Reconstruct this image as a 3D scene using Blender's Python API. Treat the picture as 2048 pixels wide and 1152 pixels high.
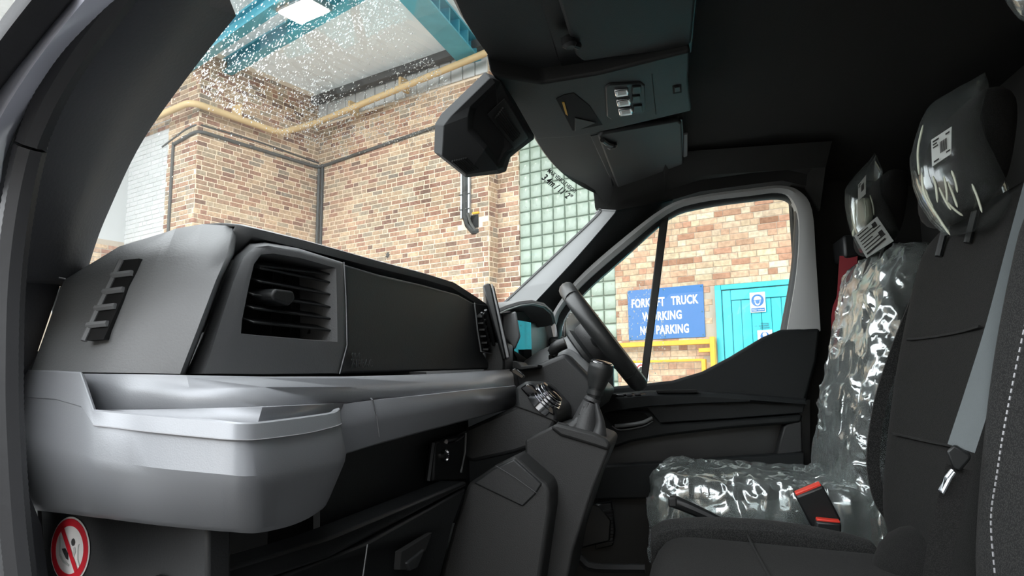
import bpy, bmesh, math, random
from math import sin, cos, radians, pi, sqrt, atan2
from mathutils import Vector as V, Matrix, noise
for _o in list(bpy.data.objects): bpy.data.objects.remove(_o)
scene = bpy.context.scene
COL = scene.collection
RND = random.Random(7)

# ------------------------------------------------------------------ camera
FPX, CX, CY = 1414.0, 1024.0, 576.0
YAW, PIT, ROLL = radians(11.4), radians(7.9), radians(-0.5)
EYE = V((0, 0, 1.5))
_f = V((-sin(YAW) * cos(PIT), cos(YAW) * cos(PIT), sin(PIT)))
_r0 = V((cos(YAW), sin(YAW), 0)); _u0 = _r0.cross(_f)
_r = _r0 * cos(ROLL) + _u0 * sin(ROLL); _u = -_r0 * sin(ROLL) + _u0 * cos(ROLL)
cam_data = bpy.data.cameras.new('camera'); cam = bpy.data.objects.new('camera', cam_data)
COL.objects.link(cam); scene.camera = cam
cam_data.sensor_width = 36.0; cam_data.lens = 36.0 * FPX / 2048.0
cam_data.clip_start = 0.02; cam_data.clip_end = 200
_m = Matrix((( _r.x, _u.x, -_f.x, EYE.x), (_r.y, _u.y, -_f.y, EYE.y), (_r.z, _u.z, -_f.z, EYE.z), (0, 0, 0, 1)))
cam.matrix_world = _m

# ------------------------------------------------------------------ sky (overcast) and exposure
world = bpy.data.worlds.new('overcast_sky'); scene.world = world; world.use_nodes = True
_bg = world.node_tree.nodes['Background']
_bg.inputs[0].default_value = (0.93, 0.97, 1.0, 1); _bg.inputs[1].default_value = 4.2
vs = scene.view_settings
vs.view_transform = 'Standard'; vs.look = 'None'; vs.gamma = 1.0; vs.use_curve_mapping = False
vs.exposure = 0.6
scene.cycles.max_bounces = 10; scene.cycles.transparent_max_bounces = 24
scene.cycles.diffuse_bounces = 5; scene.cycles.glossy_bounces = 4; scene.cycles.transmission_bounces = 8
scene.cycles.use_denoising = True; scene.cycles.denoising_prefilter = 'ACCURATE'
scene.cycles.sample_clamp_indirect = 3.0
scene.cycles.caustics_reflective = False; scene.cycles.caustics_refractive = False

# ------------------------------------------------------------------ measuring helpers (pixel of the photo + a real distance -> point)
def ray(x, y): return _f + _r * ((x - CX) / FPX) + _u * ((CY - y) / FPX)
def P(x, y, Y=None, X=None, Z=None):
    d = ray(x, y)
    t = Y / d.y if Y is not None else (X / d.x if X is not None else (Z - EYE.z) / d.z)
    return EYE + d * t
def PP(x, y, p0, n):
    d = ray(x, y); return EYE + d * ((V(p0) - EYE).dot(V(n)) / d.dot(V(n)))
def proj(p):
    q = V(p) - EYE; w = q.dot(_f)
    if w < .05: return (-9999, -9999, w)
    return (CX + FPX * q.dot(_r) / w, CY - FPX * q.dot(_u) / w, w)
# the yard stands at an angle to the van: u runs along its back wall, v away from the van
WU = V((.9233, -.3841, 0)).normalized(); WN = V((-WU.y, WU.x, 0)); UP = V((0, 0, 1))
def YD(u, v, z): return WU * u + WN * v + UP * z
def PYD(x, y, u=None, v=None):
    d = ray(x, y); t = u / d.dot(WU) if u is not None else v / d.dot(WN)
    q = EYE + d * t; return (q.dot(WU), q.dot(WN), q.z)

# ------------------------------------------------------------------ mesh helpers
class MB:
    def __init__(s): s.v = []; s.f = []
    def add(s, vs_, fs_):
        o = len(s.v); s.v += [tuple(p) for p in vs_]; s.f += [tuple(i + o for i in f) for f in fs_]; return s
    def prism(s, poly, vec):
        n = len(poly); vec = V(vec); a = [V(p) for p in poly]; b = [p + vec for p in a]
        nrm = V((0, 0, 0))
        for i in range(n): nrm += a[i].cross(a[(i + 1) % n])
        flip = nrm.dot(vec) > 0
        fs = [tuple(range(n)), tuple(range(2 * n - 1, n - 1, -1))] + [(i, i + n, (i + 1) % n + n, (i + 1) % n) for i in range(n)]
        if flip: fs = [tuple(reversed(f)) for f in fs]
        return s.add(a + b, fs)
    def box(s, c, sx, sy, sz, ax=None):
        ax = ax or (V((1, 0, 0)), V((0, 1, 0)), V((0, 0, 1))); c = V(c)
        vs_ = [c + ax[0] * (sx / 2 * i) + ax[1] * (sy / 2 * j) + ax[2] * (sz / 2 * k) for i in (-1, 1) for j in (-1, 1) for k in (-1, 1)]
        return s.add(vs_, [(0, 1, 3, 2), (4, 6, 7, 5), (0, 4, 5, 1), (2, 3, 7, 6), (0, 2, 6, 4), (1, 5, 7, 3)])
    def grid(s, rows, closed=False, flip=False, caps=False):
        n = len(rows[0]); vs_ = [p for r in rows for p in r]; fs = []
        for i in range(len(rows) - 1):
            for j in range(n if closed else n - 1):
                k = (j + 1) % n
                q = (i * n + j, i * n + k, (i + 1) * n + k, (i + 1) * n + j)
                fs.append(q[::-1] if flip else q)
        if caps:
            a = tuple(range(n)); b = tuple(range((len(rows) - 1) * n, len(rows) * n))
            fs += [a[::-1] if not flip else a, b if not flip else b[::-1]]
        return s.add(vs_, fs)
    def tube(s, path, r, n=8, ry=None, up=None):
        path = [V(p) for p in path]; rows = []
        for i, p in enumerate(path):
            a = path[max(i - 1, 0)]; b = path[min(i + 1, len(path) - 1)]
            t = (b - a).normalized(); w = V(up) if up else (UP if abs(t.z) < .9 else V((1, 0, 0)))
            e1 = t.cross(w).normalized(); e2 = e1.cross(t)
            rr = r[i] if isinstance(r, (list, tuple)) else r; r2 = ry if ry else rr
            rows.append([p + e1 * (rr * cos(2 * pi * k / n)) + e2 * (r2 * sin(2 * pi * k / n)) for k in range(n)])
        return s.grid(rows, closed=True, caps=True, flip=False)
    def lathe(s, c, axis, prof, n=20):
        axis = V(axis).normalized(); w = V((0, 0, 1)) if abs(axis.z) < .9 else V((1, 0, 0))
        e1 = axis.cross(w).normalized(); e2 = axis.cross(e1)
        rows = [[V(c) + axis * h + e1 * (r * cos(2 * pi * k / n)) + e2 * (r * sin(2 * pi * k / n)) for k in range(n)] for (r, h) in prof]
        return s.grid(rows, closed=True, caps=True)
    def mesh(s, name, smooth=True, angle=35, fixn=True):
        me = bpy.data.meshes.new(name); me.from_pydata(s.v, [], s.f)
        if fixn:
            bm = bmesh.new(); bm.from_mesh(me); bmesh.ops.recalc_face_normals(bm, faces=bm.faces); bm.to_mesh(me); bm.free()
        if smooth:
            me.polygons.foreach_set('use_smooth', [True] * len(me.polygons)); me.set_sharp_from_angle(angle=radians(angle))
        me.update(); return me
    def build(s, name, mat, parent=None, bevel=0, seg=2, sub=0, solid=0, soff=-1, smooth=True, angle=35, fixn=True, **tags):
        return link(name, s.mesh(name, smooth, angle, fixn), mat, parent, bevel, seg, sub, solid, soff, **tags)
def link(name, me, mat, parent=None, bevel=0, seg=2, sub=0, solid=0, soff=-1, **tags):
    o = bpy.data.objects.new(name, me); COL.objects.link(o)
    if mat: me.materials.append(M[mat] if isinstance(mat, str) else mat)
    if parent: o.parent = parent; o.matrix_parent_inverse = INV(parent)
    if solid:
        md = o.modifiers.new('solid', 'SOLIDIFY'); md.thickness = solid; md.offset = soff
    if bevel:
        md = o.modifiers.new('bevel', 'BEVEL'); md.width = bevel; md.segments = seg; md.limit_method = 'ANGLE'; md.angle_limit = radians(28); md.harden_normals = False
    if sub:
        md = o.modifiers.new('sub', 'SUBSURF'); md.levels = sub; md.render_levels = sub
    tag(o, **tags); return o
def INV(p): return Matrix.Translation(p.location).inverted() if p.parent is None else Matrix.Identity(4)
def tag(o, label=None, cat=None, group=None, kind=None):
    if label: o['label'] = label
    if cat: o['category'] = cat
    if group: o['group'] = group
    if kind: o['kind'] = kind
    return o
def empty(name, loc=(0, 0, 0), **t):
    o = bpy.data.objects.new(name, None); COL.objects.link(o); o.location = loc; o.empty_display_size = .05
    return tag(o, **t)
def text_mesh(s, size, p0, ex, ey, spacing=1.0, depth=.0015, align='LEFT', bold=.0):
    cu = bpy.data.curves.new('lettering', 'FONT'); cu.body = s; cu.size = size; cu.align_x = align
    cu.space_character = spacing; cu.extrude = depth; cu.offset = bold; cu.resolution_u = 3
    ob = bpy.data.objects.new('lettering_tmp', cu); COL.objects.link(ob)
    dg = bpy.context.evaluated_depsgraph_get(); me = bpy.data.meshes.new_from_object(ob.evaluated_get(dg))
    bpy.data.objects.remove(ob); bpy.data.curves.remove(cu)
    ex = V(ex).normalized(); ey = V(ey).normalized(); ez = ex.cross(ey)
    p0 = V(p0); me.transform(Matrix(((ex.x, ey.x, ez.x, p0.x), (ex.y, ey.y, ez.y, p0.y), (ex.z, ey.z, ez.z, p0.z), (0, 0, 0, 1))))
    return me
def lerp(a, b, t): return a + (b - a) * t
def resample(pts, n):
    pts = [V(p) for p in pts]; L = [0]
    for a, b in zip(pts, pts[1:]): L.append(L[-1] + (b - a).length)
    out = []
    for i in range(n):
        d = L[-1] * i / (n - 1); k = 0
        while k < len(pts) - 2 and L[k + 1] < d: k += 1
        sg = L[k + 1] - L[k] or 1e-9; out.append(pts[k].lerp(pts[k + 1], min(1, max(0, (d - L[k]) / sg))))
    return out
def smooth_path(pts, n):            # Catmull-Rom through the points
    pts = [V(p) for p in pts]; out = []
    q = [pts[0] * 2 - pts[1]] + pts + [pts[-1] * 2 - pts[-2]]
    for i in range(1, len(q) - 2):
        for k in range(n):
            t = k / n; a, b, c, d = q[i - 1], q[i], q[i + 1], q[i + 2]
            out.append(.5 * ((2 * b) + (c - a) * t + (2 * a - 5 * b + 4 * c - d) * t * t + (3 * b - a - 3 * c + d) * t ** 3))
    out.append(pts[-1]); return out

# ------------------------------------------------------------------ materials
M = {}
def nodes(name):
    m = bpy.data.materials.new(name); m.use_nodes = True; M[name] = m
    nt = m.node_tree; return m, nt, nt.nodes['Principled BSDF'], nt.nodes['Material Output']
def pbr(name, col, rough=.5, metal=0., spec=.5, bump=0., bscale=200., var=0., vscale=6., aniso=None, coat=0.):
    m, nt, b, o = nodes(name)
    b.inputs['Base Color'].default_value = (*col, 1); b.inputs['Roughness'].default_value = rough
    b.inputs['Metallic'].default_value = metal; b.inputs['Specular IOR Level'].default_value = spec
    b.inputs['Coat Weight'].default_value = coat
    tc = nt.nodes.new('ShaderNodeTexCoord')
    if var:
        n = nt.nodes.new('ShaderNodeTexNoise'); n.inputs['Scale'].default_value = vscale; n.inputs['Detail'].default_value = 5
        nt.links.new(tc.outputs['Object'], n.inputs['Vector'])
        mx = nt.nodes.new('ShaderNodeMix'); mx.data_type = 'RGBA'
        mx.inputs[6].default_value = tuple(c * (1 - var) for c in col) + (1,); mx.inputs[7].default_value = tuple(min(1, c * (1 + var)) for c in col) + (1,)
        nt.links.new(n.outputs['Fac'], mx.inputs[0]); nt.links.new(mx.outputs[2], b.inputs['Base Color'])
    if bump:
        n = nt.nodes.new('ShaderNodeTexNoise'); n.inputs['Scale'].default_value = bscale; n.inputs['Detail'].default_value = 2
        nt.links.new(tc.outputs['Object'], n.inputs['Vector'])
        bp = nt.nodes.new('ShaderNodeBump'); bp.inputs['Strength'].default_value = bump; bp.inputs['Distance'].default_value = .001
        nt.links.new(n.outputs['Fac'], bp.inputs['Height']); nt.links.new(bp.outputs['Normal'], b.inputs['Normal'])
    return m
pbr('dash_plastic', (.20, .203, .207), .5, bump=.35, bscale=420)
pbr('dash_dark', (.019, .020, .021), .5, bump=.25, bscale=420)
pbr('black_plastic', (.011, .012, .0125), .45, bump=.2, bscale=350)
pbr('dash_plastic_shaded', (.10, .102, .105), .5, bump=.35, bscale=420)  # same plastic as the dash; shade on the vent put into a darker colour
pbr('housing_plastic', (.027, .028, .029), .8, spec=.2, bump=.2, bscale=400)
pbr('pillar_grey', (.17, .175, .175), .6, bump=.1, bscale=400)
pbr('silver_plastic', (.33, .34, .36), .4, metal=.25, bump=.12, bscale=700)
pbr('emboss', (.030, .031, .032), .6)
pbr('seat_plain', (.014, .014, .0138), .9, spec=.1)
pbr('seam', (.26, .26, .27), .6)
pbr('void', (.004, .004, .004), .9)
pbr('pillar_trim', (.042, .043, .049), .6, bump=.3, bscale=250)
pbr('pillar_light', (.46, .47, .47), .55, bump=.1, bscale=400)
pbr('body_paint', (.55, .56, .64), .3, coat=.3)
pbr('rubber', (.02, .02, .022), .65, bump=.3, bscale=120)
pbr('headliner', (.013, .013, .012), .9, bump=.4, bscale=500)
pbr('overhead_plastic', (.024, .025, .025), .55, bump=.3, bscale=400)
pbr('console_plastic', (.021, .021, .021), .6, bump=.4, bscale=500)
pbr('door_plastic', (.013, .015, .016), .62, spec=.3, bump=.3, bscale=350)
pbr('carpet', (.012, .012, .012), .95, bump=.6, bscale=600)
pbr('gloss_black', (.006, .006, .007), .03, spec=.7)
pbr('chrome', (.78, .78, .8), .12, metal=1)
pbr('leather', (.02, .021, .021), .42, bump=.25, bscale=600)
pbr('leather_soft', (.035, .035, .036), .5, bump=.5, bscale=300)
pbr('red_button', (.75, .05, .03), .4)
pbr('red_webbing', (.22, .008, .015), .7)
pbr('grey_webbing', (.10, .115, .12), .7, bump=.6, bscale=900)
pbr('dark_webbing', (.06, .055, .05), .8, bump=.5, bscale=900)
pbr('paper', (.62, .66, .64), .7)
pbr('print', (.03, .03, .03), .7)
pbr('sticker_white', (.8, .78, .76), .4)
pbr('sticker_red', (.62, .015, .03), .4)
pbr('sticker_grey', (.5, .52, .5), .5)
pbr('sign_blue', (.0, .115, .36), .35)
pbr('sign_white', (.85, .85, .83), .4)
pbr('door_turquoise', (.015, .45, .53), .35, var=.06, vscale=3)
pbr('door_groove', (.005, .10, .12), .7)
pbr('steel_turquoise', (.09, .38, .48), .45, var=.25, vscale=4)
pbr('yellow_paint', (.72, .38, .01), .45, var=.2, vscale=9)
pbr('beige_paint', (.58, .42, .22), .55, var=.15, vscale=4)
pbr('conduit_grey', (.07, .07, .065), .6, var=.3, vscale=8)
pbr('galvanised', (.42, .45, .47), .4, metal=.7, var=.2, vscale=25)
pbr('cable_black', (.02, .022, .02), .5)
pbr('concrete', (.15, .148, .145), .6, var=.15, vscale=1.2)
pbr('mortar_tan', (.78, .65, .50), .95, var=.12, vscale=3, bump=.5, bscale=60)
pbr('mortar_grey', (.42, .36, .29), .95, var=.2, vscale=5, bump=.5, bscale=60)
pbr('mortar_green', (.30, .36, .30), .8)
pbr('mortar_white', (.48, .49, .485), .9, var=.05, vscale=2)
pbr('cladding', (.55, .56, .55), .6)
pbr('beam_dark', (.10, .10, .10), .7, var=.2)
pbr('soffit', (.40, .33, .27), .9, var=.2, vscale=2, bump=.3, bscale=30)
pbr('foam_and_glint', (.45, .47, .38), .9)  # pad colour that also paints the highlights on the bag film
pbr('lamp_housing', (.2, .2, .2), .4, metal=.6)
def brickmat(name, stops, island, hue=.06):
    m, nt, b, o = nodes(name)
    b.inputs['Roughness'].default_value = .9; b.inputs['Specular IOR Level'].default_value = .2
    if island: g = nt.nodes.new('ShaderNodeNewGeometry'); rnd = g.outputs['Random Per Island']
    else: g = nt.nodes.new('ShaderNodeObjectInfo'); rnd = g.outputs['Random']
    cr = nt.nodes.new('ShaderNodeValToRGB'); cr.color_ramp.interpolation = 'LINEAR'
    while len(cr.color_ramp.elements) < len(stops): cr.color_ramp.elements.new(.5)
    for e, (p, c) in zip(cr.color_ramp.elements, stops): e.position = p; e.color = (*c, 1)
    nt.links.new(rnd, cr.inputs[0])
    gp = nt.nodes.new('ShaderNodeNewGeometry')
    n = nt.nodes.new('ShaderNodeTexNoise'); n.inputs['Scale'].default_value = 22; n.inputs['Detail'].default_value = 6
    nt.links.new(gp.outputs['Position'], n.inputs['Vector'])
    mr = nt.nodes.new('ShaderNodeMapRange'); mr.inputs[1].default_value = .3; mr.inputs[2].default_value = .7; mr.inputs[3].default_value = .78; mr.inputs[4].default_value = 1.22
    nt.links.new(n.outputs['Fac'], mr.inputs[0])
    mx = nt.nodes.new('ShaderNodeMix'); mx.data_type = 'RGBA'; mx.blend_type = 'MULTIPLY'; mx.inputs[0].default_value = 1
    nt.links.new(cr.outputs[0], mx.inputs[6]); nt.links.new(mr.outputs[0], mx.inputs[7])
    n2 = nt.nodes.new('ShaderNodeTexNoise'); n2.inputs['Scale'].default_value = 1.1; n2.inputs['Detail'].default_value = 3
    nt.links.new(gp.outputs['Position'], n2.inputs['Vector'])
    mr2 = nt.nodes.new('ShaderNodeMapRange'); mr2.inputs[1].default_value = .35; mr2.inputs[2].default_value = .65; mr2.inputs[3].default_value = .82; mr2.inputs[4].default_value = 1.12
    nt.links.new(n2.outputs['Fac'], mr2.inputs[0])
    mx2 = nt.nodes.new('ShaderNodeMix'); mx2.data_type = 'RGBA'; mx2.blend_type = 'MULTIPLY'; mx2.inputs[0].default_value = 1
    nt.links.new(mx.outputs[2], mx2.inputs[6]); nt.links.new(mr2.outputs[0], mx2.inputs[7])
    nt.links.new(mx2.outputs[2], b.inputs['Base Color'])
    bp = nt.nodes.new('ShaderNodeBump'); bp.inputs['Strength'].default_value = .5 if 'painted' not in name else .08; bp.inputs['Distance'].default_value = .004
    if 'painted' in name:
        for q_ in (mr, mr2): q_.inputs[3].default_value = .96; q_.inputs[4].default_value = 1.03
    nt.links.new(n.outputs['Fac'], bp.inputs['Height']); nt.links.new(bp.outputs['Normal'], b.inputs['Normal'])
RED = [(0, (.19, .13, .10)), (.12, (.30, .165, .12)), (.3, (.42, .26, .175)), (.45, (.32, .24, .17)), (.6, (.47, .33, .22)), (.8, (.52, .39, .26)), (.92, (.40, .33, .24)), (1, (.24, .20, .16))]
STK = [(0, (.30, .16, .10)), (.12, (.48, .27, .18)), (.3, (.55, .40, .27)), (.45, (.56, .46, .31)), (.6, (.52, .33, .22)), (.78, (.62, .54, .40)), (.9, (.53, .36, .24)), (1, (.36, .20, .13))]
PNT = [(0, (.50, .51, .50)), (1, (.55, .55, .545))]
for nm, st in (('brick_red', RED), ('brick_stock', STK), ('brick_painted', PNT)):
    brickmat(nm, st, False); brickmat(nm + '_mass', st, True)
# cloth of the seats: fine weave
def clothmat(name, c1, c2, scale):
    m, nt, b, o = nodes(name)
    b.inputs['Roughness'].default_value = .9; b.inputs['Sheen Weight'].default_value = .03; b.inputs['Specular IOR Level'].default_value = .1
    tc = nt.nodes.new('ShaderNodeTexCoord'); v = nt.nodes.new('ShaderNodeTexVoronoi'); v.inputs['Scale'].default_value = scale
    nt.links.new(tc.outputs['Object'], v.inputs['Vector'])
    cr = nt.nodes.new('ShaderNodeValToRGB'); cr.color_ramp.elements[0].color = (*c2, 1); cr.color_ramp.elements[1].color = (*c1, 1)
    cr.color_ramp.elements[0].position = .1; cr.color_ramp.elements[1].position = .6
    nt.links.new(v.outputs['Distance'], cr.inputs[0]); nt.links.new(cr.outputs[0], b.inputs['Base Color'])
    bp = nt.nodes.new('ShaderNodeBump'); bp.inputs['Strength'].default_value = .4; bp.inputs['Distance'].default_value = .001
    nt.links.new(v.outputs['Distance'], bp.inputs['Height']); nt.links.new(bp.outputs['Normal'], b.inputs['Normal'])
clothmat('seat_cloth', (.0105, .0105, .0103), (.022, .0212, .0205), 700)
clothmat('seat_cloth_light', (.017, .017, .017), (.045, .045, .043), 500)
# clear panes: transparent with a Fresnel reflection
def panemat(name, tint=(1, 1, 1), ior=1.5, rough=0.0, haze=0.0):
    m, nt, b, o = nodes(name); nt.nodes.remove(b)
    t = nt.nodes.new('ShaderNodeBsdfTransparent'); t.inputs[0].default_value = (*tint, 1)
    g = nt.nodes.new('ShaderNodeBsdfGlossy'); g.inputs['Roughness'].default_value = rough
    lw = nt.nodes.new('ShaderNodeLayerWeight'); lw.inputs[0].default_value = .5
    pw = nt.nodes.new('ShaderNodeMath'); pw.operation = 'POWER'; pw.inputs[1].default_value = 5; nt.links.new(lw.outputs['Facing'], pw.inputs[0])
    fr = nt.nodes.new('ShaderNodeMapRange'); fr.inputs[3].default_value = .05; fr.inputs[4].default_value = .8; nt.links.new(pw.outputs[0], fr.inputs[0])
    mx = nt.nodes.new('ShaderNodeMixShader'); nt.links.new(fr.outputs[0], mx.inputs[0]); nt.links.new(t.outputs[0], mx.inputs[1]); nt.links.new(g.outputs[0], mx.inputs[2])
    nt.links.new(mx.outputs[0], o.inputs[0])
panemat('clear_pane', (.97, .985, .975))
m, nt, b, o = nodes('water_drop')
b.inputs['Base Color'].default_value = (1, 1, 1, 1); b.inputs['Roughness'].default_value = 0; b.inputs['IOR'].default_value = 1.33; b.inputs['Transmission Weight'].default_value = 1
m, nt, b, o = nodes('glass_block')
b.inputs['Base Color'].default_value = (.29, .36, .295, 1); b.inputs['Roughness'].default_value = .3; b.inputs['Coat Weight'].default_value = .15; b.inputs['Coat Roughness'].default_value = .05
_tc = nt.nodes.new('ShaderNodeTexCoord'); _n = nt.nodes.new('ShaderNodeTexNoise'); _n.inputs['Scale'].default_value = 14
nt.links.new(_tc.outputs['Object'], _n.inputs[0]); _bp = nt.nodes.new('ShaderNodeBump'); _bp.inputs['Strength'].default_value = .4; _bp.inputs['Distance'].default_value = .02
nt.links.new(_n.outputs[0], _bp.inputs['Height']); nt.links.new(_bp.outputs[0], b.inputs['Normal'])
# plastic film: mostly see-through, shiny where it creases
def filmmat(name, base, gl, scale, strength, haze=.05):
    m, nt, b, o = nodes(name); nt.nodes.remove(b)
    tc = nt.nodes.new('ShaderNodeTexCoord')
    mp = nt.nodes.new('ShaderNodeMapping'); mp.inputs['Scale'].default_value = (1, 1, .45); nt.links.new(tc.outputs['Object'], mp.inputs[0])
    n = nt.nodes.new('ShaderNodeTexNoise'); n.inputs['Scale'].default_value = scale; n.inputs['Detail'].default_value = 2.2; n.inputs['Distortion'].default_value = 1.2
    try: n.noise_type = 'RIDGED_MULTIFRACTAL'
    except Exception: pass
    nt.links.new(mp.outputs[0], n.inputs[0])
    bp = nt.nodes.new('ShaderNodeBump'); bp.inputs['Strength'].default_value = strength; bp.inputs['Distance'].default_value = .03
    nt.links.new(n.outputs['Fac'], bp.inputs['Height'])
    t = nt.nodes.new('ShaderNodeBsdfTransparent'); t.inputs[0].default_value = (*base, 1)
    g = nt.nodes.new('ShaderNodeBsdfGlossy'); g.inputs['Roughness'].default_value = .15; g.inputs['Color'].default_value = (.9, .95, .95, 1); nt.links.new(bp.outputs[0], g.inputs['Normal'])
    lw = nt.nodes.new('ShaderNodeLayerWeight'); lw.inputs[0].default_value = .5; nt.links.new(bp.outputs[0], lw.inputs['Normal'])
    mr = nt.nodes.new('ShaderNodeMapRange'); mr.inputs[3].default_value = gl[0]; mr.inputs[4].default_value = gl[1]; _p = nt.nodes.new('ShaderNodeMath'); _p.operation = 'POWER'; _p.inputs[1].default_value = 2.2; nt.links.new(lw.outputs['Facing'], _p.inputs[0]); nt.links.new(_p.outputs[0], mr.inputs[0])
    mx = nt.nodes.new('ShaderNodeMixShader'); nt.links.new(mr.outputs[0], mx.inputs[0]); nt.links.new(t.outputs[0], mx.inputs[1]); nt.links.new(g.outputs[0], mx.inputs[2])
    df = nt.nodes.new('ShaderNodeBsdfDiffuse'); df.inputs[0].default_value = (.75, .82, .80, 1); nt.links.new(bp.outputs[0], df.inputs['Normal'])
    mx2 = nt.nodes.new('ShaderNodeMixShader'); mx2.inputs[0].default_value = haze; nt.links.new(mx.outputs[0], mx2.inputs[1]); nt.links.new(df.outputs[0], mx2.inputs[2])
    nt.links.new(mx2.outputs[0], o.inputs[0])
filmmat('film', (.92, .95, .94), (.26, 1.0), 11, 1.0, .12)
filmmat('film_bag', (.93, .95, .94), (.10, .8), 6, .6, .03)
# roof sheets let daylight through; lamp lens gives off light
m, nt, b, o = nodes('roof_sheet'); nt.nodes.remove(b)
_d = nt.nodes.new('ShaderNodeBsdfDiffuse'); _d.inputs[0].default_value = (.78, .79, .78, 1)
_t = nt.nodes.new('ShaderNodeBsdfTranslucent'); _t.inputs[0].default_value = (.75, .76, .75, 1)
_x = nt.nodes.new('ShaderNodeMixShader'); _x.inputs[0].default_value = .22
nt.links.new(_d.outputs[0], _x.inputs[1]); nt.links.new(_t.outputs[0], _x.inputs[2]); nt.links.new(_x.outputs[0], o.inputs[0])
m, nt, b, o = nodes('lamp_lens'); b.inputs['Emission Color'].default_value = (1, .98, .95, 1); b.inputs['Emission Strength'].default_value = 60

# ================================================================== THE YARD (outside the van)
POLY_WS = [(135, 553), (180, 400), (250, 250), (360, 90), (440, 0), (900, 0), (970, 150), (870, 240), (870, 310), (930, 352), (1005, 345), (1060, 285), (1190, 400), (1000, 605), (945, 592), (640, 495), (500, 460), (400, 447)]
POLY_DW = [(1130, 590), (1330, 425), (1560, 395), (1592, 420), (1580, 620), (1440, 720), (1290, 765)]
def inpoly(x, y, poly):
    c = False
    for i in range(len(poly)):
        (x1, y1), (x2, y2) = poly[i - 1], poly[i]
        if (y1 > y) != (y2 > y) and x < (x2 - x1) * (y - y1) / (y2 - y1) + x1: c = not c
    return c
def in_view(p):
    x, y, w = proj(p); return w > 0 and (inpoly(x, y, POLY_WS) or inpoly(x, y, POLY_DW))
g = MB(); g.box((0, 3, -.05), 60, 60, .1); g.build('ground', 'concrete', smooth=False, kind='structure', label='grey concrete yard floor under the van')

BR = {}
def brick_mesh(L, mat, key):
    k = (round(L, 4), key)
    if k in BR: return BR[k]
    h, d, c = .065, .03, .004; b = MB()
    def ring(l, hh, y): return [(-l / 2, y, -hh / 2), (l / 2, y, -hh / 2), (l / 2, y, hh / 2), (-l / 2, y, hh / 2)]
    b.add(ring(L - 2 * c, h - 2 * c, -d / 2) + ring(L, h, -d / 2 + c) + ring(L, h, d / 2),
          [(0, 1, 2, 3)] + [(4 + i, 4 + (i + 1) % 4, (i + 1) % 4, i) for i in range(4)] + [(8 + i, 8 + (i + 1) % 4, 4 + (i + 1) % 4, 4 + i) for i in range(4)])
    me = b.mesh('brick', smooth=False, fixn=False); me.materials.append(M[mat]); BR[k] = (me, list(b.v), list(b.f)); return BR[k]
def brickwork(wall, p0, e, length, z0, z1, mat, course=.075, hole=None, seed=1, limit=300, joint=.013, header=.35, z_paint=None, paint=None):
    """courses of brick on the plane through p0 (world xy) running along e; outside is e x up"""
    rnd = random.Random(seed); e = V(e).normalized(); out = e.cross(UP); ang = atan2(e.y, e.x)
    pieces = []; nrow = int((z1 - z0) / course)
    for r in range(nrow):
        z = z0 + (r + .5) * course; s = -rnd.random() * .2
        if r % 2: s -= .06
        while s < length:
            L = .1025 if rnd.random() < header else .215
            a, b = max(s, 0), min(s + L, length); s += L + joint
            if b - a < .03: continue
            Lq = b - a
            if abs(Lq - L) > 1e-6: Lq = round(Lq / .02) * .02
            if Lq < .03: continue
            c = (a + b) / 2
            if hole and hole(c, z, Lq): continue
            j = rnd.uniform(-.0015, .0035)
            pos = V(p0) + e * c + UP * z + out * (j - .003)
            mt = paint if (paint and z_paint and z < z_paint) else mat
            vis = in_view(pos); w = proj(pos)[2]
            pieces.append((vis, Lq * course / (w * w) if w > 0 else 0, Lq, pos, mt, rnd.uniform(-.006, .006)))
    pieces.sort(key=lambda t: (-t[0], -t[1]))
    mass = {}
    for i, (vis, sc, Lq, pos, mt, tw) in enumerate(pieces):
        me, bv, bf = brick_mesh(Lq, mt, mt)
        if vis and i < limit:
            o = bpy.data.objects.new('brick', me); COL.objects.link(o); o.parent = wall
            o.location = pos; o.rotation_euler = (0, tw * .5, ang); o.scale = (1, 1, (course - joint) / .065)
        else:
            mm = mass.setdefault(mt, MB()); ca, sa = cos(ang), sin(ang); k = (course - joint) / .065
            mm.add([(pos.x + x * ca - y * sa, pos.y + x * sa + y * ca, pos.z + z * k) for (x, y, z) in bv], bf)
    for mt, mm in mass.items():
        mm.build('brick_mass', mt + '_mass', wall, smooth=False, fixn=False, kind='stuff')
U_A, V_B, V_P, V_S, U_R, ZR = -9.67, 8.2, 5.87, 8.43, -5.93, 6.72
def slab(name, uv0, uv1, z0, z1, mat, th=.25, **k):
    a, b = YD(*uv0, 0), YD(*uv1, 0); e = (b - a).normalized(); out = e.cross(UP); o = -out
    m_ = MB(); q = [a + UP * z0 - o * .0065, b + UP * z0 - o * .0065, b + UP * z1 - o * .0065, a + UP * z1 - o * .0065]; m_.prism(q, o * th)
    return m_.build(name, mat, smooth=False, **k)
# back wall: the projecting brick bay with its return
wb = slab('wall_back', (U_A, V_B), (U_R, V_B), 0, ZR, 'mortar_tan', label='tan and red brick wall facing the windscreen', kind='structure')
hole_c = (PYD(945, 448, v=V_B)); HU, HZ = hole_c[0] + .02, hole_c[2] + .03
def hole_b(c, z, L): return abs((U_A + c) - HU) < .09 + L / 2 - .02 and abs(z - HZ) < .12
brickwork(wb, YD(U_A, V_B, 0), WU, U_R - U_A, 2.4, ZR - .55, 'brick_red', hole=hole_b, seed=3)
ret = slab('wall_return', (U_R, V_B), (U_R, V_S + .02), 0, ZR, 'mortar_tan', th=.2, label='narrow brick return beside the glass blocks', kind='structure')
brickwork(ret, YD(U_R, V_B + .004, 0), WN, .23, 2.4, ZR - .4, 'brick_red', seed=5, header=.5)
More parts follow.
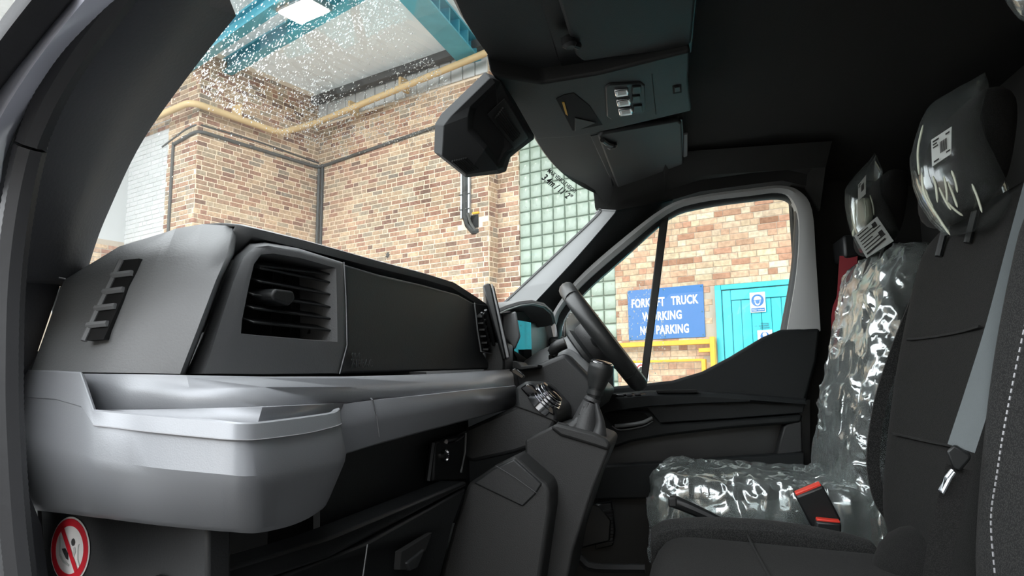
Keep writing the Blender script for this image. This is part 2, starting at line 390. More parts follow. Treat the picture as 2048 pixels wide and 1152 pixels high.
# left wall and its painted pier
wl = slab('wall_left', (U_A, V_P), (U_A, V_B), 0, ZR, 'mortar_tan', label='brick wall left of the corner behind the windscreen', kind='structure')
brickwork(wl, YD(U_A, V_P, 0), WN, V_B - V_P - .02, 2.6, ZR, 'brick_red', seed=8)
U_W = -10.45
wp = slab('wall_pier', (U_W, V_P), (U_A - .012, V_P), 0, ZR, 'mortar_tan', label='brick end face of the left wall beside the white paint', kind='structure')
brickwork(wp, YD(U_W, V_P, 0), WU, U_A - U_W, 2.6, ZR, 'brick_red', seed=11)
wq = slab('wall_white', (-11.6, V_P), (U_W, V_P), 0, ZR, 'mortar_white', label='white painted brick wall at the left of the windscreen', kind='structure')
brickwork(wq, YD(-11.6, V_P, 0), WU, 11.6 + U_W, 2.8, ZR, 'brick_red', seed=12, z_paint=5.55, paint='brick_painted')
wf = slab('wall_far', (-11.6, 3.0), (-11.6, V_P), 3.88, ZR, 'mortar_white', label='flat white painted wall beside the near windscreen pillar', kind='structure')
wf2 = slab('wall_far_low', (-11.6, 3.0), (-11.6, V_P), 0, 3.88, 'mortar_grey', label='brown brick below the white painted wall', kind='structure')
brickwork(wf2, YD(-11.6, 3.6, 0), WN, 2.2, 2.9, 3.87, 'brick_red', seed=14)
mk = MB()
for i in range(7):
    a = PYD(165 + i * 7 + RND.uniform(-3, 3), 335 + RND.uniform(-10, 10), u=-11.6); b_ = (a[1] + .04, a[2] - RND.uniform(.35, .6))
    mk.box(YD(-11.585, a[1], a[2] - .22), .004, .022, RND.uniform(.25, .5), (WU, WN, UP))
mk.build('scuff_marks', 'sticker_grey', wf, smooth=False)
# right wall: recessed strip, glass blocks, sign wall
ws_ = slab('wall_recess', (U_R - .05, V_S), (-5.545, V_S), 0, ZR, 'mortar_tan', label='recessed brick strip left of the glass blocks', kind='structure')
brickwork(ws_, YD(U_R, V_S, 0), WU, -5.545 - U_R, 2.4, ZR - .3, 'brick_red', seed=21)
U_G0, U_G1 = -5.545, -4.03
gb = slab('window_1', (U_G0, V_S + .045), (U_G1, V_S + .045), 0, ZR, 'mortar_green', label='tall window of pale green glass blocks in the brick wall', kind='structure')
pitch = .1895; gm = MB()
def gring(s, y): return [(-s, y, -s), (s, y, -s), (s, y, s), (-s, y, s)]
gm.add(gring(.072, -.03) + gring(.084, -.022) + gring(.0885, -.008) + gring(.0885, .03), [(0, 1, 2, 3)] + [(4 * k + 4 + i, 4 * k + 4 + (i + 1) % 4, 4 * k + (i + 1) % 4, 4 * k + i) for k in range(3) for i in range(4)])
gme = gm.mesh('glass_block', smooth=True, angle=50, fixn=False); gme.materials.append(M['glass_block'])
for i in range(8):
    for k in range(24):
        pos = YD(U_G0 + (i + .5) * pitch, V_S + .03, 1.45 + k * pitch)
        o = bpy.data.objects.new('glass_block', gme); COL.objects.link(o); o.parent = gb; o.location = pos; o.rotation_euler = (0, 0, atan2(WU.y, WU.x))
wr = slab('wall_right', (U_G1, V_S), (9, V_S), 0, ZR, 'mortar_grey', label='yellow stock brick wall behind the blue sign', kind='structure')
DU0, DU1, DZ = -2.70, -.75, 2.68
def hole_d(c, z, L): return (U_G1 + c) > DU0 - L / 2 and (U_G1 + c) < DU1 + L / 2 and z < DZ + .04
brickwork(wr, YD(U_G1, V_S, 0), WU, 3.6, 1.0, 5.2, 'brick_stock', course=.0765, hole=hole_d, seed=31, joint=.006, header=.5)

# turquoise boarded door
dr = empty('door_1', YD(DU0, V_S, 0), label='turquoise boarded double door right of the blue sign', kind='structure')
AX = (WU, WN, UP)
b = MB(); b.box(YD((DU0 + DU1) / 2, V_S + .02, DZ / 2), DU1 - DU0, .05, DZ, AX); b.build('backing', 'door_groove', dr, smooth=False)
def dbox(nm, u0, u1, z0, z1, v, th=.04, mat='door_turquoise', bev=.004, par=dr):
    b = MB(); b.box(YD((u0 + u1) / 2, v, (z0 + z1) / 2), u1 - u0, th, z1 - z0, AX); return b.build(nm, mat, par, bevel=bev, seg=1)
dbox('frame_post', DU0, DU0 + .075, 0, DZ, V_S - .03, .06); dbox('frame_post', DU1 - .075, DU1, 0, DZ, V_S - .03, .06)
dbox('frame_head', DU0 + .078, DU1 - .078, DZ - .06, DZ, V_S - .03, .06)
for (a0, a1) in ((DU0 + .082, -1.73), (-1.72, DU1 - .082)):
    dbox('stile', a0, a0 + .10, .02, DZ - .068, V_S - .02); dbox('stile', a1 - .10, a1, .02, DZ - .068, V_S - .02)
    dbox('top_rail', a0 + .102, a1 - .102, DZ - .19, DZ - .068, V_S - .02); dbox('bottom_rail', a0 + .102, a1 - .102, .02, .2, V_S - .02)
    n = 6; w = (a1 - a0 - .204) / n
    for k in range(n): dbox('plank', a0 + .102 + k * w + .0025, a0 + .102 + (k + 1) * w - .0025, .2, DZ - .193, V_S - .008, .03)
def plate(nm, u0, u1, z0, z1, v, mat, par=None, th=.006, **t):
    b = MB(); b.box(YD((u0 + u1) / 2, v, (z0 + z1) / 2), u1 - u0, th, z1 - z0, AX); return b.build(nm, mat, par, bevel=.002, seg=1, **t)
def disc(nm, u, z, v, r, mat, par, ri=0, n=24, a0=0, a1=2 * pi, th=.002, sq=1.0):
    pts = [(u + r * cos(a0 + (a1 - a0) * k / n), z + sq * r * sin(a0 + (a1 - a0) * k / n)) for k in range(n + (0 if a1 - a0 > 6.2 else 1))]
    b = MB()
    if ri:
        inn = [(u + ri * cos(2 * pi * k / n), z + ri * sin(2 * pi * k / n)) for k in range(n)]
        b.grid([[YD(p, v, q) for p, q in pts], [YD(p, v, q) for p, q in inn], [YD(p, v + th, q) for p, q in inn], [YD(p, v + th, q) for p, q in pts], [YD(p, v, q) for p, q in pts]], closed=True)
    else: b.prism([YD(p, v, q) for p, q in pts], WN * th)
    return b.build(nm, mat, par, smooth=False)
def poly2(nm, pts, v, mat, par, th=.002): b = MB(); b.prism([YD(p, v, q) for p, q in pts], WN * th); return b.build(nm, mat, par, smooth=False)
VD = V_S - .046
hs = plate('safety_sign', -2.29, -2.115, 2.325, 2.56, VD, 'sign_white', label='small white sign with blue helmet disc on the turquoise door', cat='sign')
cu, cz = -2.2025, 2.465; v_ = VD - .0055
disc('blue_disc', cu, cz, v_, .072, 'sign_blue', hs)
disc('helmet', cu, cz + .008, v_ - .0022, .042, 'sign_white', hs, a0=0, a1=pi, n=14)
poly2('face', [(cu - .036, cz - .002), (cu + .036, cz - .002), (cu + .024, cz - .045), (cu + .010, cz - .058), (cu - .010, cz - .058), (cu - .024, cz - .045)], v_ - .0022, 'sign_white', hs)
poly2('visor', [(cu - .028, cz + .002), (cu + .028, cz + .002), (cu + .02, cz - .034), (cu, cz - .044), (cu - .02, cz - .034)], v_ - .0044, 'sign_blue', hs)
poly2('caption_strip', [(-2.28, 2.335), (-2.125, 2.335), (-2.125, 2.375), (-2.28, 2.375)], v_, 'sign_blue', hs)
link('caption', text_mesh('Wear helmet', .026, YD(cu, v_ - .003, 2.346), WU, UP, align='CENTER', depth=.0006), 'sign_white', hs)
hs2 = plate('safety_sign', -2.225, -2.06, 1.80, 2.115, VD, 'sign_white', label='lower white sign with blue disc half hidden by the door trim', cat='sign')
disc('blue_disc', -2.1425, 2.045, v_, .05, 'sign_blue', hs2)
disc('ear_cup', -2.1425, 2.065, v_ - .0022, .024, 'sign_white', hs2, n=14)
poly2('body_symbol', [(-2.155, 2.055), (-2.13, 2.055), (-2.115, 2.005), (-2.17, 2.005)], v_ - .0022, 'sign_white', hs2)
poly2('caption_strip', [(-2.215, 1.88), (-2.07, 1.88), (-2.07, 1.975), (-2.215, 1.975)], v_, 'sign_blue', hs2)
link('caption', text_mesh('Ear', .035, YD(-2.2, v_ - .003, 1.93), WU, UP, depth=.0006), 'sign_white', hs2)
tl = empty('notice_lettering', YD(-2.15, V_S - .05, 2.15), label='tiny black lettering above the lower white sign on turquoise door', cat='lettering')
for i, (s_, uu, zz) in enumerate((('Warning', -2.14, 2.185), ('authorised', -2.15, 2.16), ('personnel', -2.14, 2.135), ('n i', -2.24, 2.16))):
    link('text_line', text_mesh(s_, .026, YD(uu, V_S - .044, zz), WU, UP, align='CENTER', depth=.0008), 'print', tl)

# the blue sign
fs = plate('parking_sign', -3.855, -2.85, 2.07, 2.715, V_S - .02, 'sign_blue', label='blue sign with white lettering FORKLIFT TRUCK WORKING NO PARKING', cat='sign', th=.012)
for s_, u0_, u1_, zz in [('FORKLIFT', -3.80, -3.35, 2.49), ('TRUCK', -3.265, -2.915, 2.49), ('WORKING', -3.66, -3.135, 2.31), ('NO', -3.69, -3.555, 2.135), ('PARKING', -3.475, -3.05, 2.135)]:
    me = text_mesh(s_, .14, (0, 0, 0), (1, 0, 0), (0, 1, 0), depth=.001, bold=.0042, spacing=1.08)
    x0_ = min(v.co.x for v in me.vertices); x1_ = max(v.co.x for v in me.vertices); h_ = max(v.co.y for v in me.vertices)
    me.transform(Matrix.Translation((-x0_, 0, 0))); me.transform(Matrix.Diagonal(((u1_ - u0_) / (x1_ - x0_), .108 / h_, 1, 1)))
    p_ = YD(u0_, V_S - .028, zz); ez_ = WU.cross(UP)
    me.transform(Matrix(((WU.x, 0, ez_.x, p_.x), (WU.y, 0, ez_.y, p_.y), (0, 1, 0, p_.z), (0, 0, 0, 1)))); link('lettering', me, 'sign_white', fs)
for (uu, zz) in ((-3.83, 2.69), (-3.36, 2.69), (-2.875, 2.69), (-3.83, 2.095), (-3.36, 2.095), (-2.875, 2.095), (-3.83, 2.38), (-2.875, 2.38)):
    disc('screw', uu, zz, V_S - .029, .009, 'door_groove', fs, n=8)
rs = plate('warning_sign', -3.80, -3.60, 1.55, 1.80, V_S - .02, 'sign_white', label='small white sign with red ring low beside the window bar', cat='sign')
disc('red_ring', -3.70, 1.70, V_S - .025, .06, 'sticker_red', rs, ri=.045); disc('symbol', -3.70, 1.70, V_S - .0245, .028, 'print', rs, n=10)

# yellow barrier in front of the wall
yb = empty('yellow_barrier', YD(-3.3, 8.3, 0), label='yellow steel barrier under the blue sign', cat='barrier')
def ybox(nm, u0, u1, z0, z1, v0, v1): b = MB(); b.box(YD((u0 + u1) / 2, (v0 + v1) / 2, (z0 + z1) / 2), u1 - u0, v1 - v0, z1 - z0, AX); return b.build(nm, 'yellow_paint', yb, bevel=.006)
ybox('top_rail', -4.6, -2.70, 1.975, 2.035, 8.27, 8.33); ybox('mid_rail', -4.6, -2.86, 1.775, 1.805, 8.28, 8.32)
ybox('post', -2.755, -2.70, 0, 2.06, 8.26, 8.335); ybox('bracket', -2.90, -2.755, 1.88, 1.93, 8.28, 8.32); ybox('post', -2.87, -2.82, 0, 1.80, 8.27, 8.33); ybox('post', -4.6, -4.55, 0, 2.05, 8.27, 8.33)
ds = MB()
for i in range(26): ds.box(YD(-3.55 + i * .027, 8.30, 1.72), .004, .004, .10, AX)

# turquoise roller shutter further along the wall, met again in the door mirror
sh = empty('roller_shutter', YD(4, V_S, 0), label='turquoise roller shutter further along the brick wall', cat='shutter')
for k in range(26):
    b = MB(); b.box(YD(4.6, V_S - .04, .07 + k * .14), 5.0, .03, .132, AX); b.build('slat', 'door_turquoise', sh, bevel=.012, seg=1)

# roof sheets, eaves beam, cladding and steelwork
rf = empty('canopy_roof', YD(-6, 5, ZR), label='pale translucent sheet roof over the yard', kind='structure')
for k in range(15):
    u0 = -14 + k * 1.0; b = MB(); prof = []
    for i in range(9):
        uu = u0 + i * .1255; prof.append(uu)
    b.grid([[YD(uu, 3.4, ZR + (.02 if i % 2 else 0)), YD(uu, 9.2, ZR + (.02 if i % 2 else 0))] for i, uu in enumerate(prof)])
    b.build('roof_sheet', 'roof_sheet', rf, solid=.004, smooth=False)
b = MB(); b.box(YD(-7.6, V_B - .16, ZR - .14), 4.3, .14, .13, AX)
b.build('eaves_beam', 'beam_dark', bevel=.01, label='dark steel eaves beam below the pale roof', cat='beam')
cl = empty('wall_cladding', YD(-7.8, V_B, ZR - .5), label='white ribbed cladding strip above the brick wall', kind='structure')
for k in range(16):
    u0 = U_A + k * .235; b = MB(); b.box(YD(u0 + .115, V_B - .03, ZR - .27), .222, .04, .54, AX); b.build('cladding_panel', 'cladding', cl, bevel=.012, seg=1)
def beam(name, p, q, w, h, lab, n=0):
    p, q = YD(*p), YD(*q); e = (q - p).normalized(); s_ = e.cross(UP).normalized(); t_ = empty(name, p, label=lab, cat='beam')
    for zz in (-h / 2, h / 2):
        b = MB(); b.box((p + q) / 2 + UP * zz, (q - p).length, w, .03, (e, s_, UP)); b.build('flange', 'steel_turquoise', t_)
    b = MB(); b.box((p + q) / 2, (q - p).length, .02, h, (e, s_, UP)); b.build('web', 'steel_turquoise', t_)
    for k in range(n):
        c = p.lerp(q, (k + .5) / n); b = MB(); b.box(c, .03, w * .9, h, (e, s_, UP)); b.build('stiffener', 'steel_turquoise', t_)
    return t_
beam('roof_beam', (-13.5, 6.28, 6.5), (-5.0, 5.1, 6.5), .16, .22, 'turquoise steel roof beam nearest the near pillar')
beam('roof_beam', (-9.65, 6.30, 6.55), (-4.6, 5.75, 6.55), .16, .2, 'thin turquoise roof beam meeting the left brick wall')
beam('lattice_girder', (-5.45, 5.3, 6.53), (-6.2, 8.12, 6.53), .36, .26, 'broad turquoise girder beside the roof console', n=9)
fl = empty('floodlight', YD(-7.1, 5.62, 6.3), label='bright white floodlight under the roof at the top of the windscreen', cat='lamp')
b = MB(); b.box(YD(-7.0, 5.62, 6.38), .62, .42, .1, AX); b.build('housing', 'lamp_housing', fl, bevel=.015)
b = MB(); b.box(YD(-7.0, 5.62, 6.322), .56, .36, .02, AX); b.build('lens', 'lamp_lens', fl, bevel=.008)
b = MB(); b.tube([YD(-7.0, 5.62, 6.43), YD(-7.0, 5.62, ZR)], .02); b.build('hanger', 'lamp_housing', fl)

# pipes and conduits along the walls
def pipe(name, pts, r, mat, lab, cat='pipe', sm=True, n=10):
    pth = [YD(*p) for p in pts]
    if sm:
        q = [pth[0]]
        for i in range(1, len(pth) - 1):
            a, c, d = pth[i - 1], pth[i], pth[i + 1]; k = min(.14, (a - c).length * .4, (d - c).length * .4)
            s0 = c + (a - c).normalized() * k; s1 = c + (d - c).normalized() * k
            q += [s0.lerp(c, t).lerp(c.lerp(s1, t), t) for t in (0, .25, .5, .75, 1)]
        pth = q + [pth[-1]]
    b = MB(); b.tube(pth, r, n); return b.build(name, mat, label=lab, cat=cat)
t_ = empty('drain_pipe', YD(-8, 7.9, 5.8), label='thick beige pipe running round the brick walls under the roof', cat='pipe')
pp = [YD(-12.4, 5.62, 5.62), YD(-9.48, 5.62, 5.70), YD(-9.40, 7.15, 5.66), YD(-9.30, 7.80, 6.02), YD(-5.0, 7.90, 6.38)]
q = [pp[0]]
for i in range(1, 4):
    a, c, d = pp[i - 1], pp[i], pp[i + 1]; k = .16; s0 = c + (a - c).normalized() * k; s1 = c + (d - c).normalized() * k
    q += [s0.lerp(c, t).lerp(c.lerp(s1, t), t) for t in (0, .25, .5, .75, 1)]
b = MB(); b.tube(q + [pp[4]], .052, 12); b.build('pipe_run', 'beige_paint', t_)
for (c, w) in (((-9.5, 6.4, 5.80), WU), ((-7.45, 8.0, 6.30), WN), ((-8.6, 8.0, 6.18), WN)):
    b = MB(); b.box(YD(*c), .05, .22, .22, (WN if w is WU else WU, w, UP)); b.build('pipe_clip', 'beige_paint', t_, bevel=.01)
pipe('electric_conduit', [(-10.27, V_P - .03, 5.27), (U_A + .035, V_P - .03, 5.36), (U_A + .035, V_B - .035, 5.38), (-5.95, V_B - .035, 5.60)], .028, 'conduit_grey', 'thick dark conduit along the brick walls', 'conduit')
pipe('electric_cable', [(-10.6, V_P - .02, 5.30), (-9.95, V_P - .02, 5.46), (U_A + .02, V_P - .02, 5.47), (U_A + .02, 6.9, 5.50), (U_A + .02, V_B - .02, 5.47)], .014, 'conduit_grey', 'thin dark cable above the conduit on the left wall', 'cable', n=6)
pipe('electric_conduit', [(U_A + .05, V_B - .03, 5.42), (U_A + .05, V_B - .03, 2.2)], .028, 'conduit_grey', 'upright dark conduit in the brick corner, left of the pair', 'conduit')
pipe('electric_conduit', [(U_A + .14, V_B - .03, 5.42), (U_A + .14, V_B - .03, 2.2)], .03, 'cable_black', 'upright black conduit in the brick corner, right of the pair', 'conduit')
pipe('electric_conduit', [(-10.27, V_P - .03, 5.30), (-10.27, V_P - .03, 2.4)], .024, 'conduit_grey', 'upright conduit on the brick pier next to the white paint', 'conduit')
# cable tray that drops into a hole
ct = empty('cable_tray', YD(-6.32, V_B, 4.3), label='galvanised cable tray dropping into a hole in the wall', cat='cable tray')
for uu in (-6.40, -6.26):
    b = MB(); b.box(YD(uu, V_B - .03, 4.55), .035, .05, 1.12, AX); b.build('tray_side', 'galvanised', ct, bevel=.004, seg=1)
b = MB(); b.tube([YD(-6.33, V_B - .03, 5.1), YD(-6.33, V_B - .03, 4.0), YD(-6.29, V_B - .03, 3.88), YD(-6.20, V_B - .02, 3.77), YD(-6.08, V_B + .06, 3.77)], .05, 10); b.build('cable_bundle', 'cable_black', ct)
b = MB(); b.tube([YD(-6.27, V_B - .06, 4.05), YD(-6.22, V_B - .06, 3.90), YD(-6.16, V_B - .03, 3.79), YD(-6.08, V_B + .05, 3.80)], .022, 8); b.build('cable', 'conduit_grey', ct)
for zz in (4.12, 4.35): b = MB(); b.box(YD(-6.33, V_B - .06, zz), .2, .012, .014, AX); b.build('clip', 'cable_black', ct)
b = MB(); b.box(YD(-6.15, V_B - .02, 4.045), .12, .03, .03, AX); b.build('bracket', 'yellow_paint', ct, bevel=.004)
b = MB(); b.box(YD(HU, V_B - .002, HZ), .2, .02, .2, AX); b.build('wall_hole', 'void', wb, smooth=False)
b = MB(); c = PYD(776, 510, v=V_B - .01)
for k in range(7):
    a = k * .9; b.tube([YD(c[0], V_B - .01, c[2]), YD(c[0] + .05 * cos(a), V_B - .025, c[2] + .06 * sin(a))], [.018, .004], 5)
b.build('broken_fixing', 'conduit_grey', wb)

# walls added out of view to block light from the right and behind
b = MB(); b.box((2.3, -3.2, 3.2), .3, 6.6, 6.4); b.build('wall_light_block', 'beam_dark', smooth=False, kind='structure', label='dark wall added outside the view to block light from the right')
b = MB(); b.box((-1.0, -6.5, 1.7), 16.0, .3, 3.4); b.build('wall_sky_block', 'mortar_grey', smooth=False, kind='structure', label='plain wall added behind the camera to block low sky light')

# ================================================================== THE VAN'S SHELL
def pts(lst, **k): return [P(x, y, **k) for (x, y) in lst]
def xh(Y): s = abs((Y - 1.48) / .87); q = min(1, max(0, (1.4 - Y) / .4)); return -.315 + .14 * s ** 3.5 - .03 * q * q * (3 - 2 * q)
def xb(Y): s = abs((Y - 1.48) / .87); return -.90 + .22 * s ** 2
def screen_pt(Y, t): return V((lerp(xb(Y), xh(Y), t) - .03 * sin(pi * min(1, max(0, t))), Y, lerp(1.60, 2.12, t)))
b = MB(); b.box((.05, 1.48, .80), 1.9, 1.9, .06); b.build('floor', 'carpet', smooth=False, kind='structure', label='black carpeted cab floor under the seats')
b = MB(); b.box((.86, 1.48, 1.55), .05, 2.0, 1.5); b.build('wall_rear', 'headliner', smooth=False, kind='structure', label='black bulkhead behind the seats')
b = MB(); b.box((.745, .47, 1.55), .20, .05, 1.5); b.build('wall_left_van', 'pillar_trim', smooth=False, kind='structure', label='dark door post at the passenger side of the bench')  # out of view; put in to block light at the passenger side
b = MB(); b.box((.665, 2.425, 1.55), .42, .05, 1.5); b.build('wall_right_van', 'headliner', smooth=False, kind='structure', label='black post behind the driver door')
# ceiling
b = MB(); rows = []
for x, z in ((.05, 2.19), (.10, 2.235), (.4, 2.25), (.7, 2.235), (.86, 2.20)):
    rows.append([V((x, y, z - .10 * max(0, abs((y - 1.48) / .95)) ** 6)) for y in [.42 + .12 * i for i in range(18)]])
b.grid(rows); ceil_ = b.build('ceiling', 'headliner', solid=.03, soff=1, kind='structure', label='black fabric headliner over the seats')
def pz(X): return 2.125 + .2 * (X + .29)
b = MB(); rows = []
for i in range(26):
    Y = .50 + i * .074; x0 = xh(Y) + .02; row = []
    for k, x in enumerate((x0, x0 + .012, x0 + .08, -.12, 0, .07, .085, .085)):
        if k == 0: row.append(screen_pt(Y, 1.06) + V((.012, 0, -.002))); continue
        x = max(x, x0 + .001 * k); row.append(V((x, Y, pz(x) + (.012 if k == 0 else 0) + (.02 if k == 6 else 0) + (.06 if k == 7 else 0) - .05 * min(1, abs((Y - 1.48) / .87)) ** 18)))
    rows.append(row)
b.grid(rows); b.build('front_panel', 'overhead_plastic', ceil_, angle=50)
b = MB(); rows = []
for i in range(26):
    Y = .52 + i * .073; p = screen_pt(Y, 1.075); q = screen_pt(Y, 1.035); rows.append([p + V((.012, 0, -.006)), q + V((.012, 0, -.008)), q + V((.004, 0, 0)), p + V((.004, 0, 0))])
b.grid(rows, closed=True); b.build('screen_border', 'black_plastic', ceil_)
b = MB(); rows = []   # dark cant rail over the driver door
for (x, y) in ((1190, 415), (1235, 430), (1330, 404), (1400, 383), (1500, 369), (1565, 361), (1612, 372), (1640, 420)):
    p = P(x, y, Y=2.37); rows.append([p, p + V((0, -.03, .03)), V((p.x, 2.26, 2.16)), V((p.x, 2.16, 2.21)), V((p.x, 2.3, 2.24)), p + V((0, .04, 0))])
b.grid(rows, closed=True, caps=True); b.build('cant_rail', 'headliner', ceil_)

b = MB(); b.box((-.50, 2.40, 1.20), .72, .05, .85); b.build('kick_panel', 'black_plastic', bpy.data.objects['wall_right_van'], smooth=False)
# windscreen with rain on its upper half
b = MB(); b.grid([[screen_pt(.60 + i * .0735, k / 12 * 1.06) for k in range(13)] for i in range(25)])
wsn = b.build('window_2', 'clear_pane', kind='structure', label='windscreen wet with rain above the wiped area')
dm = {}
def dome(mb, c, ax, r, h, asp, rnd, n=7):
    e1, e2, nn = ax; rows = []; a0 = rnd.random() * 6
    for (q, hh) in ((1.0, 0), (.78, .62), (.36, .94)):
        rows.append([c + e1 * (r * q * cos(a0 + 2 * pi * k / n)) + e2 * (r * asp * q * sin(a0 + 2 * pi * k / n)) + nn * (h * hh) for k in range(n)])
    o = len(mb.v); mb.grid(rows, closed=True); t = len(mb.v); mb.v.append(tuple(c + nn * h))
    base = o + 2 * n
    mb.f += [(base + k, base + (k + 1) % n, t) for k in range(n)] + [tuple(o + k for k in range(n))[::-1]]
rd = random.Random(5); drops = MB(); nd = 0
while nd < 8200:
    Y = rd.uniform(.62, 1.75); t = rd.uniform(.12, .93)
    # wiper arc: pivot low on the screen; outside its reach the rain stays
    lim = .50 + .30 * max(0, (Y - .75)) if Y < 1.2 else .70 + .35 * (Y - 1.2)
    dens = 1.0 if t > lim else (.05 if t > lim - .12 else .006)
    dens *= .35 + .9 * noise.noise(V((Y * 7, t * 7, 3))) + .35
    if rd.random() > dens: continue
    p = screen_pt(Y, t); ey = (screen_pt(Y + .01, t) - screen_pt(Y - .01, t)).normalized(); et = (screen_pt(Y, t + .01) - screen_pt(Y, t - .01)).normalized(); nn = ey.cross(et)
    if nn.x > 0: nn = -nn
    r = rd.choice((.0005, .0006, .0007, .0009, .0011, .0015)); dome(drops, p + nn * .0005, (ey, et, nn), r, r * .38, rd.uniform(.8, 1.5), rd); nd += 1
k = 0
while k < 700:
    Y = rd.uniform(1.75, 2.22); t = rd.uniform(.25, .93); k += 1
    if rd.random() > (.8 if t > .72 else .12): continue
    p = screen_pt(Y, t); ey = V((0, 1, 0)); et = (screen_pt(Y, t + .01) - screen_pt(Y, t - .01)).normalized(); nn = ey.cross(et)
    if nn.x > 0: nn = -nn
    r = rd.choice((.0009, .0012, .0016)); dome(drops, p + nn * .0005, (ey, et, nn), r, r * .38, rd.uniform(.8, 1.5), rd)
drops.build('rain_drops', 'water_drop', wsn, angle=80, kind='stuff')
# height notice printed on the screen
pa = P(1100, 340, Y=2.03); tdir = (P(1150, 380, Y=2.12) - pa).normalized()
def on_screen(x, y):
    d = ray(x, y); t = .5
    for _ in range(4000):
        p = EYE + d * t; s = (p.z - 1.6) / .52
        if p.x < screen_pt(p.y, s).x + .004: return p
        t += .001
hn = empty('height_notice', on_screen(1120, 370), label='dark MAX VEHICLE HEIGHT notice stuck on the windscreen corner', cat='notice')
a0, a1, a2 = on_screen(1098, 338), on_screen(1152, 383), on_screen(1088, 352)
ex = (a1 - a0).normalized(); ey = (a0 - a2); ey = (ey - ex * ey.dot(ex)).normalized()
L1 = (a1 - a0).length
def fit_text(s_, pa_, pb_, hpx, par, mat='print', **k):
    p0, p1, p2 = on_screen(*pa_), on_screen(*pb_), on_screen(pa_[0] + .58 * hpx, pa_[1] - .81 * hpx)
    ex_ = p1 - p0; L_ = ex_.length; ex_.normalize(); h3 = p2 - p0; h3 = h3 - ex_ * h3.dot(ex_); H_ = h3.length; ey_ = h3.normalized(); ez = ex_.cross(ey_)
    me = text_mesh(s_, 1, (0, 0, 0), (1, 0, 0), (0, 1, 0), depth=.005, **k); w = max(v.co.x for v in me.vertices); h = .70
    me.transform(Matrix.Diagonal((L_ / w, H_ / h, .06, 1))); me.transform(Matrix(((ex_.x, ey_.x, ez.x, p0.x), (ex_.y, ey_.y, ez.y, p0.y), (ex_.z, ey_.z, ez.z, p0.z), (0, 0, 0, 1))))
    return link('text_line', me, mat, par)
fit_text('MAX VEHICLE HEIGHT', (1094, 343), (1149, 387), 9, hn, bold=.014)
fit_text("3.4m / 11' 2''", (1082, 357), (1137, 400), 14, hn, bold=.022)

# near pillar (passenger side) : trim, painted door frame, seal
tp = empty('trim_1', (-.5, .55, 1.5), label='dark curved windscreen pillar at the passenger side', kind='structure')
C1 = [(450, -25, .575), (360, 90, .59), (250, 250, .62), (180, 400, .65), (150, 480, .665), (128, 560, .68)]
C1b = [(420, -25, .545), (330, 90, .56), (222, 250, .59), (158, 400, .62), (132, 480, .64), (112, 560, .66)]
C2 = [(330, -25, .50), (232, 90, .515), (128, 250, .54), (75, 400, .57), (58, 480, .59), (45, 560, .61)]
C3 = [(235, -25, .475), (140, 92, .485), (66, 200, .495), (20, 290, .505), (-15, 400, .53), (-30, 560, .55)]
def curve(c, n=8): return smooth_path([P(x, y, Y=Y) for x, y, Y in c], n)
b = MB(); c1, c1b, c2, c3 = curve(C1), curve(C1b), curve(C2), curve(C3)
b.grid([[a + V((-.02, .05, 0)), a, d, e_, g_, g_ + V((-.04, .03, 0))] for a, d, e_, g_ in zip(c1, c1b, c2, c3)], closed=True, caps=True)
b.build('pillar_cover', 'pillar_trim', tp, angle=60)
W1 = [(240, -25, .47), (131, 92, .48), (63, 194, .49), (19, 272, .5), (-12, 350, .505)]
W2 = [(190, -25, .455), (95, 92, .46), (25, 194, .47), (-25, 285, .48), (-60, 370, .49)]
W3 = [(160, -25, .46), (63, 92, .465), (-12, 190, .475), (-60, 285, .485), (-90, 370, .495)]
b = MB(); w1, w2, w3 = curve(W1), curve(W2), curve(W3)
b.grid([[a, d, e_, e_ + V((-.03, .04, 0)), a + V((-.03, .04, 0))] for a, d, e_ in zip(w1, w2, w3)], closed=True, caps=True); b.build('painted_frame', 'body_paint', tp, angle=70)
O1 = [(155, -25, .45), (58, 92, .455), (-18, 190, .465), (-70, 285, .475)]; O2 = [(50, -25, .43), (-15, 62, .435), (-80, 160, .44), (-140, 260, .45)]
b = MB(); b.grid([[a, (a + d) / 2 + V((.01, -.012, 0)), d, d + V((-.03, .03, 0)), a + V((-.03, .03, 0))] for a, d in zip(curve(O1), curve(O2))], closed=True, caps=True); b.build('outer_frame', 'rubber', tp, angle=70)
S = [(262, -40, .485), (150, 110, .495), (80, 240, .505), (42, 380, .515), (18, 560, .52), (12, 760, .52), (16, 900, .52), (26, 1050, .52), (40, 1180, .52)]
sp = curve(S, 24); b = MB(); b.tube(sp, [.0125 + .0006 * (i % 2) for i in range(len(sp))], 8); b.build('door_seal', 'rubber', tp)
b = MB(); L = [(-70, 540, .56), (-70, 760, .56), (-70, 1180, .56)]; Rr = [(128, 548, .69), (62, 742, .665), (40, 760, .66), (45, 970, .66), (80, 1030, .65), (100, 1180, .64)]
l_ = resample([P(x, y, Y=Y) for x, y, Y in L], 12); r_ = resample([P(x, y, Y=Y) for x, y, Y in Rr], 12)
b.grid([[a, a.lerp(d, .5) + V((.01, -.02, 0)), d, d + V((-.05, .03, 0)), a + V((-.05, .03, 0))] for a, d in zip(l_, r_)], closed=True, caps=True); b.build('lower_cover', 'pillar_trim', tp, angle=60)
b = MB(); b.tube([P(58, 545, Y=.63), P(100, 551, Y=.655), P(131, 558, Y=.672)], .0009, 5); b.build('seam_edge', 'seam', tp)

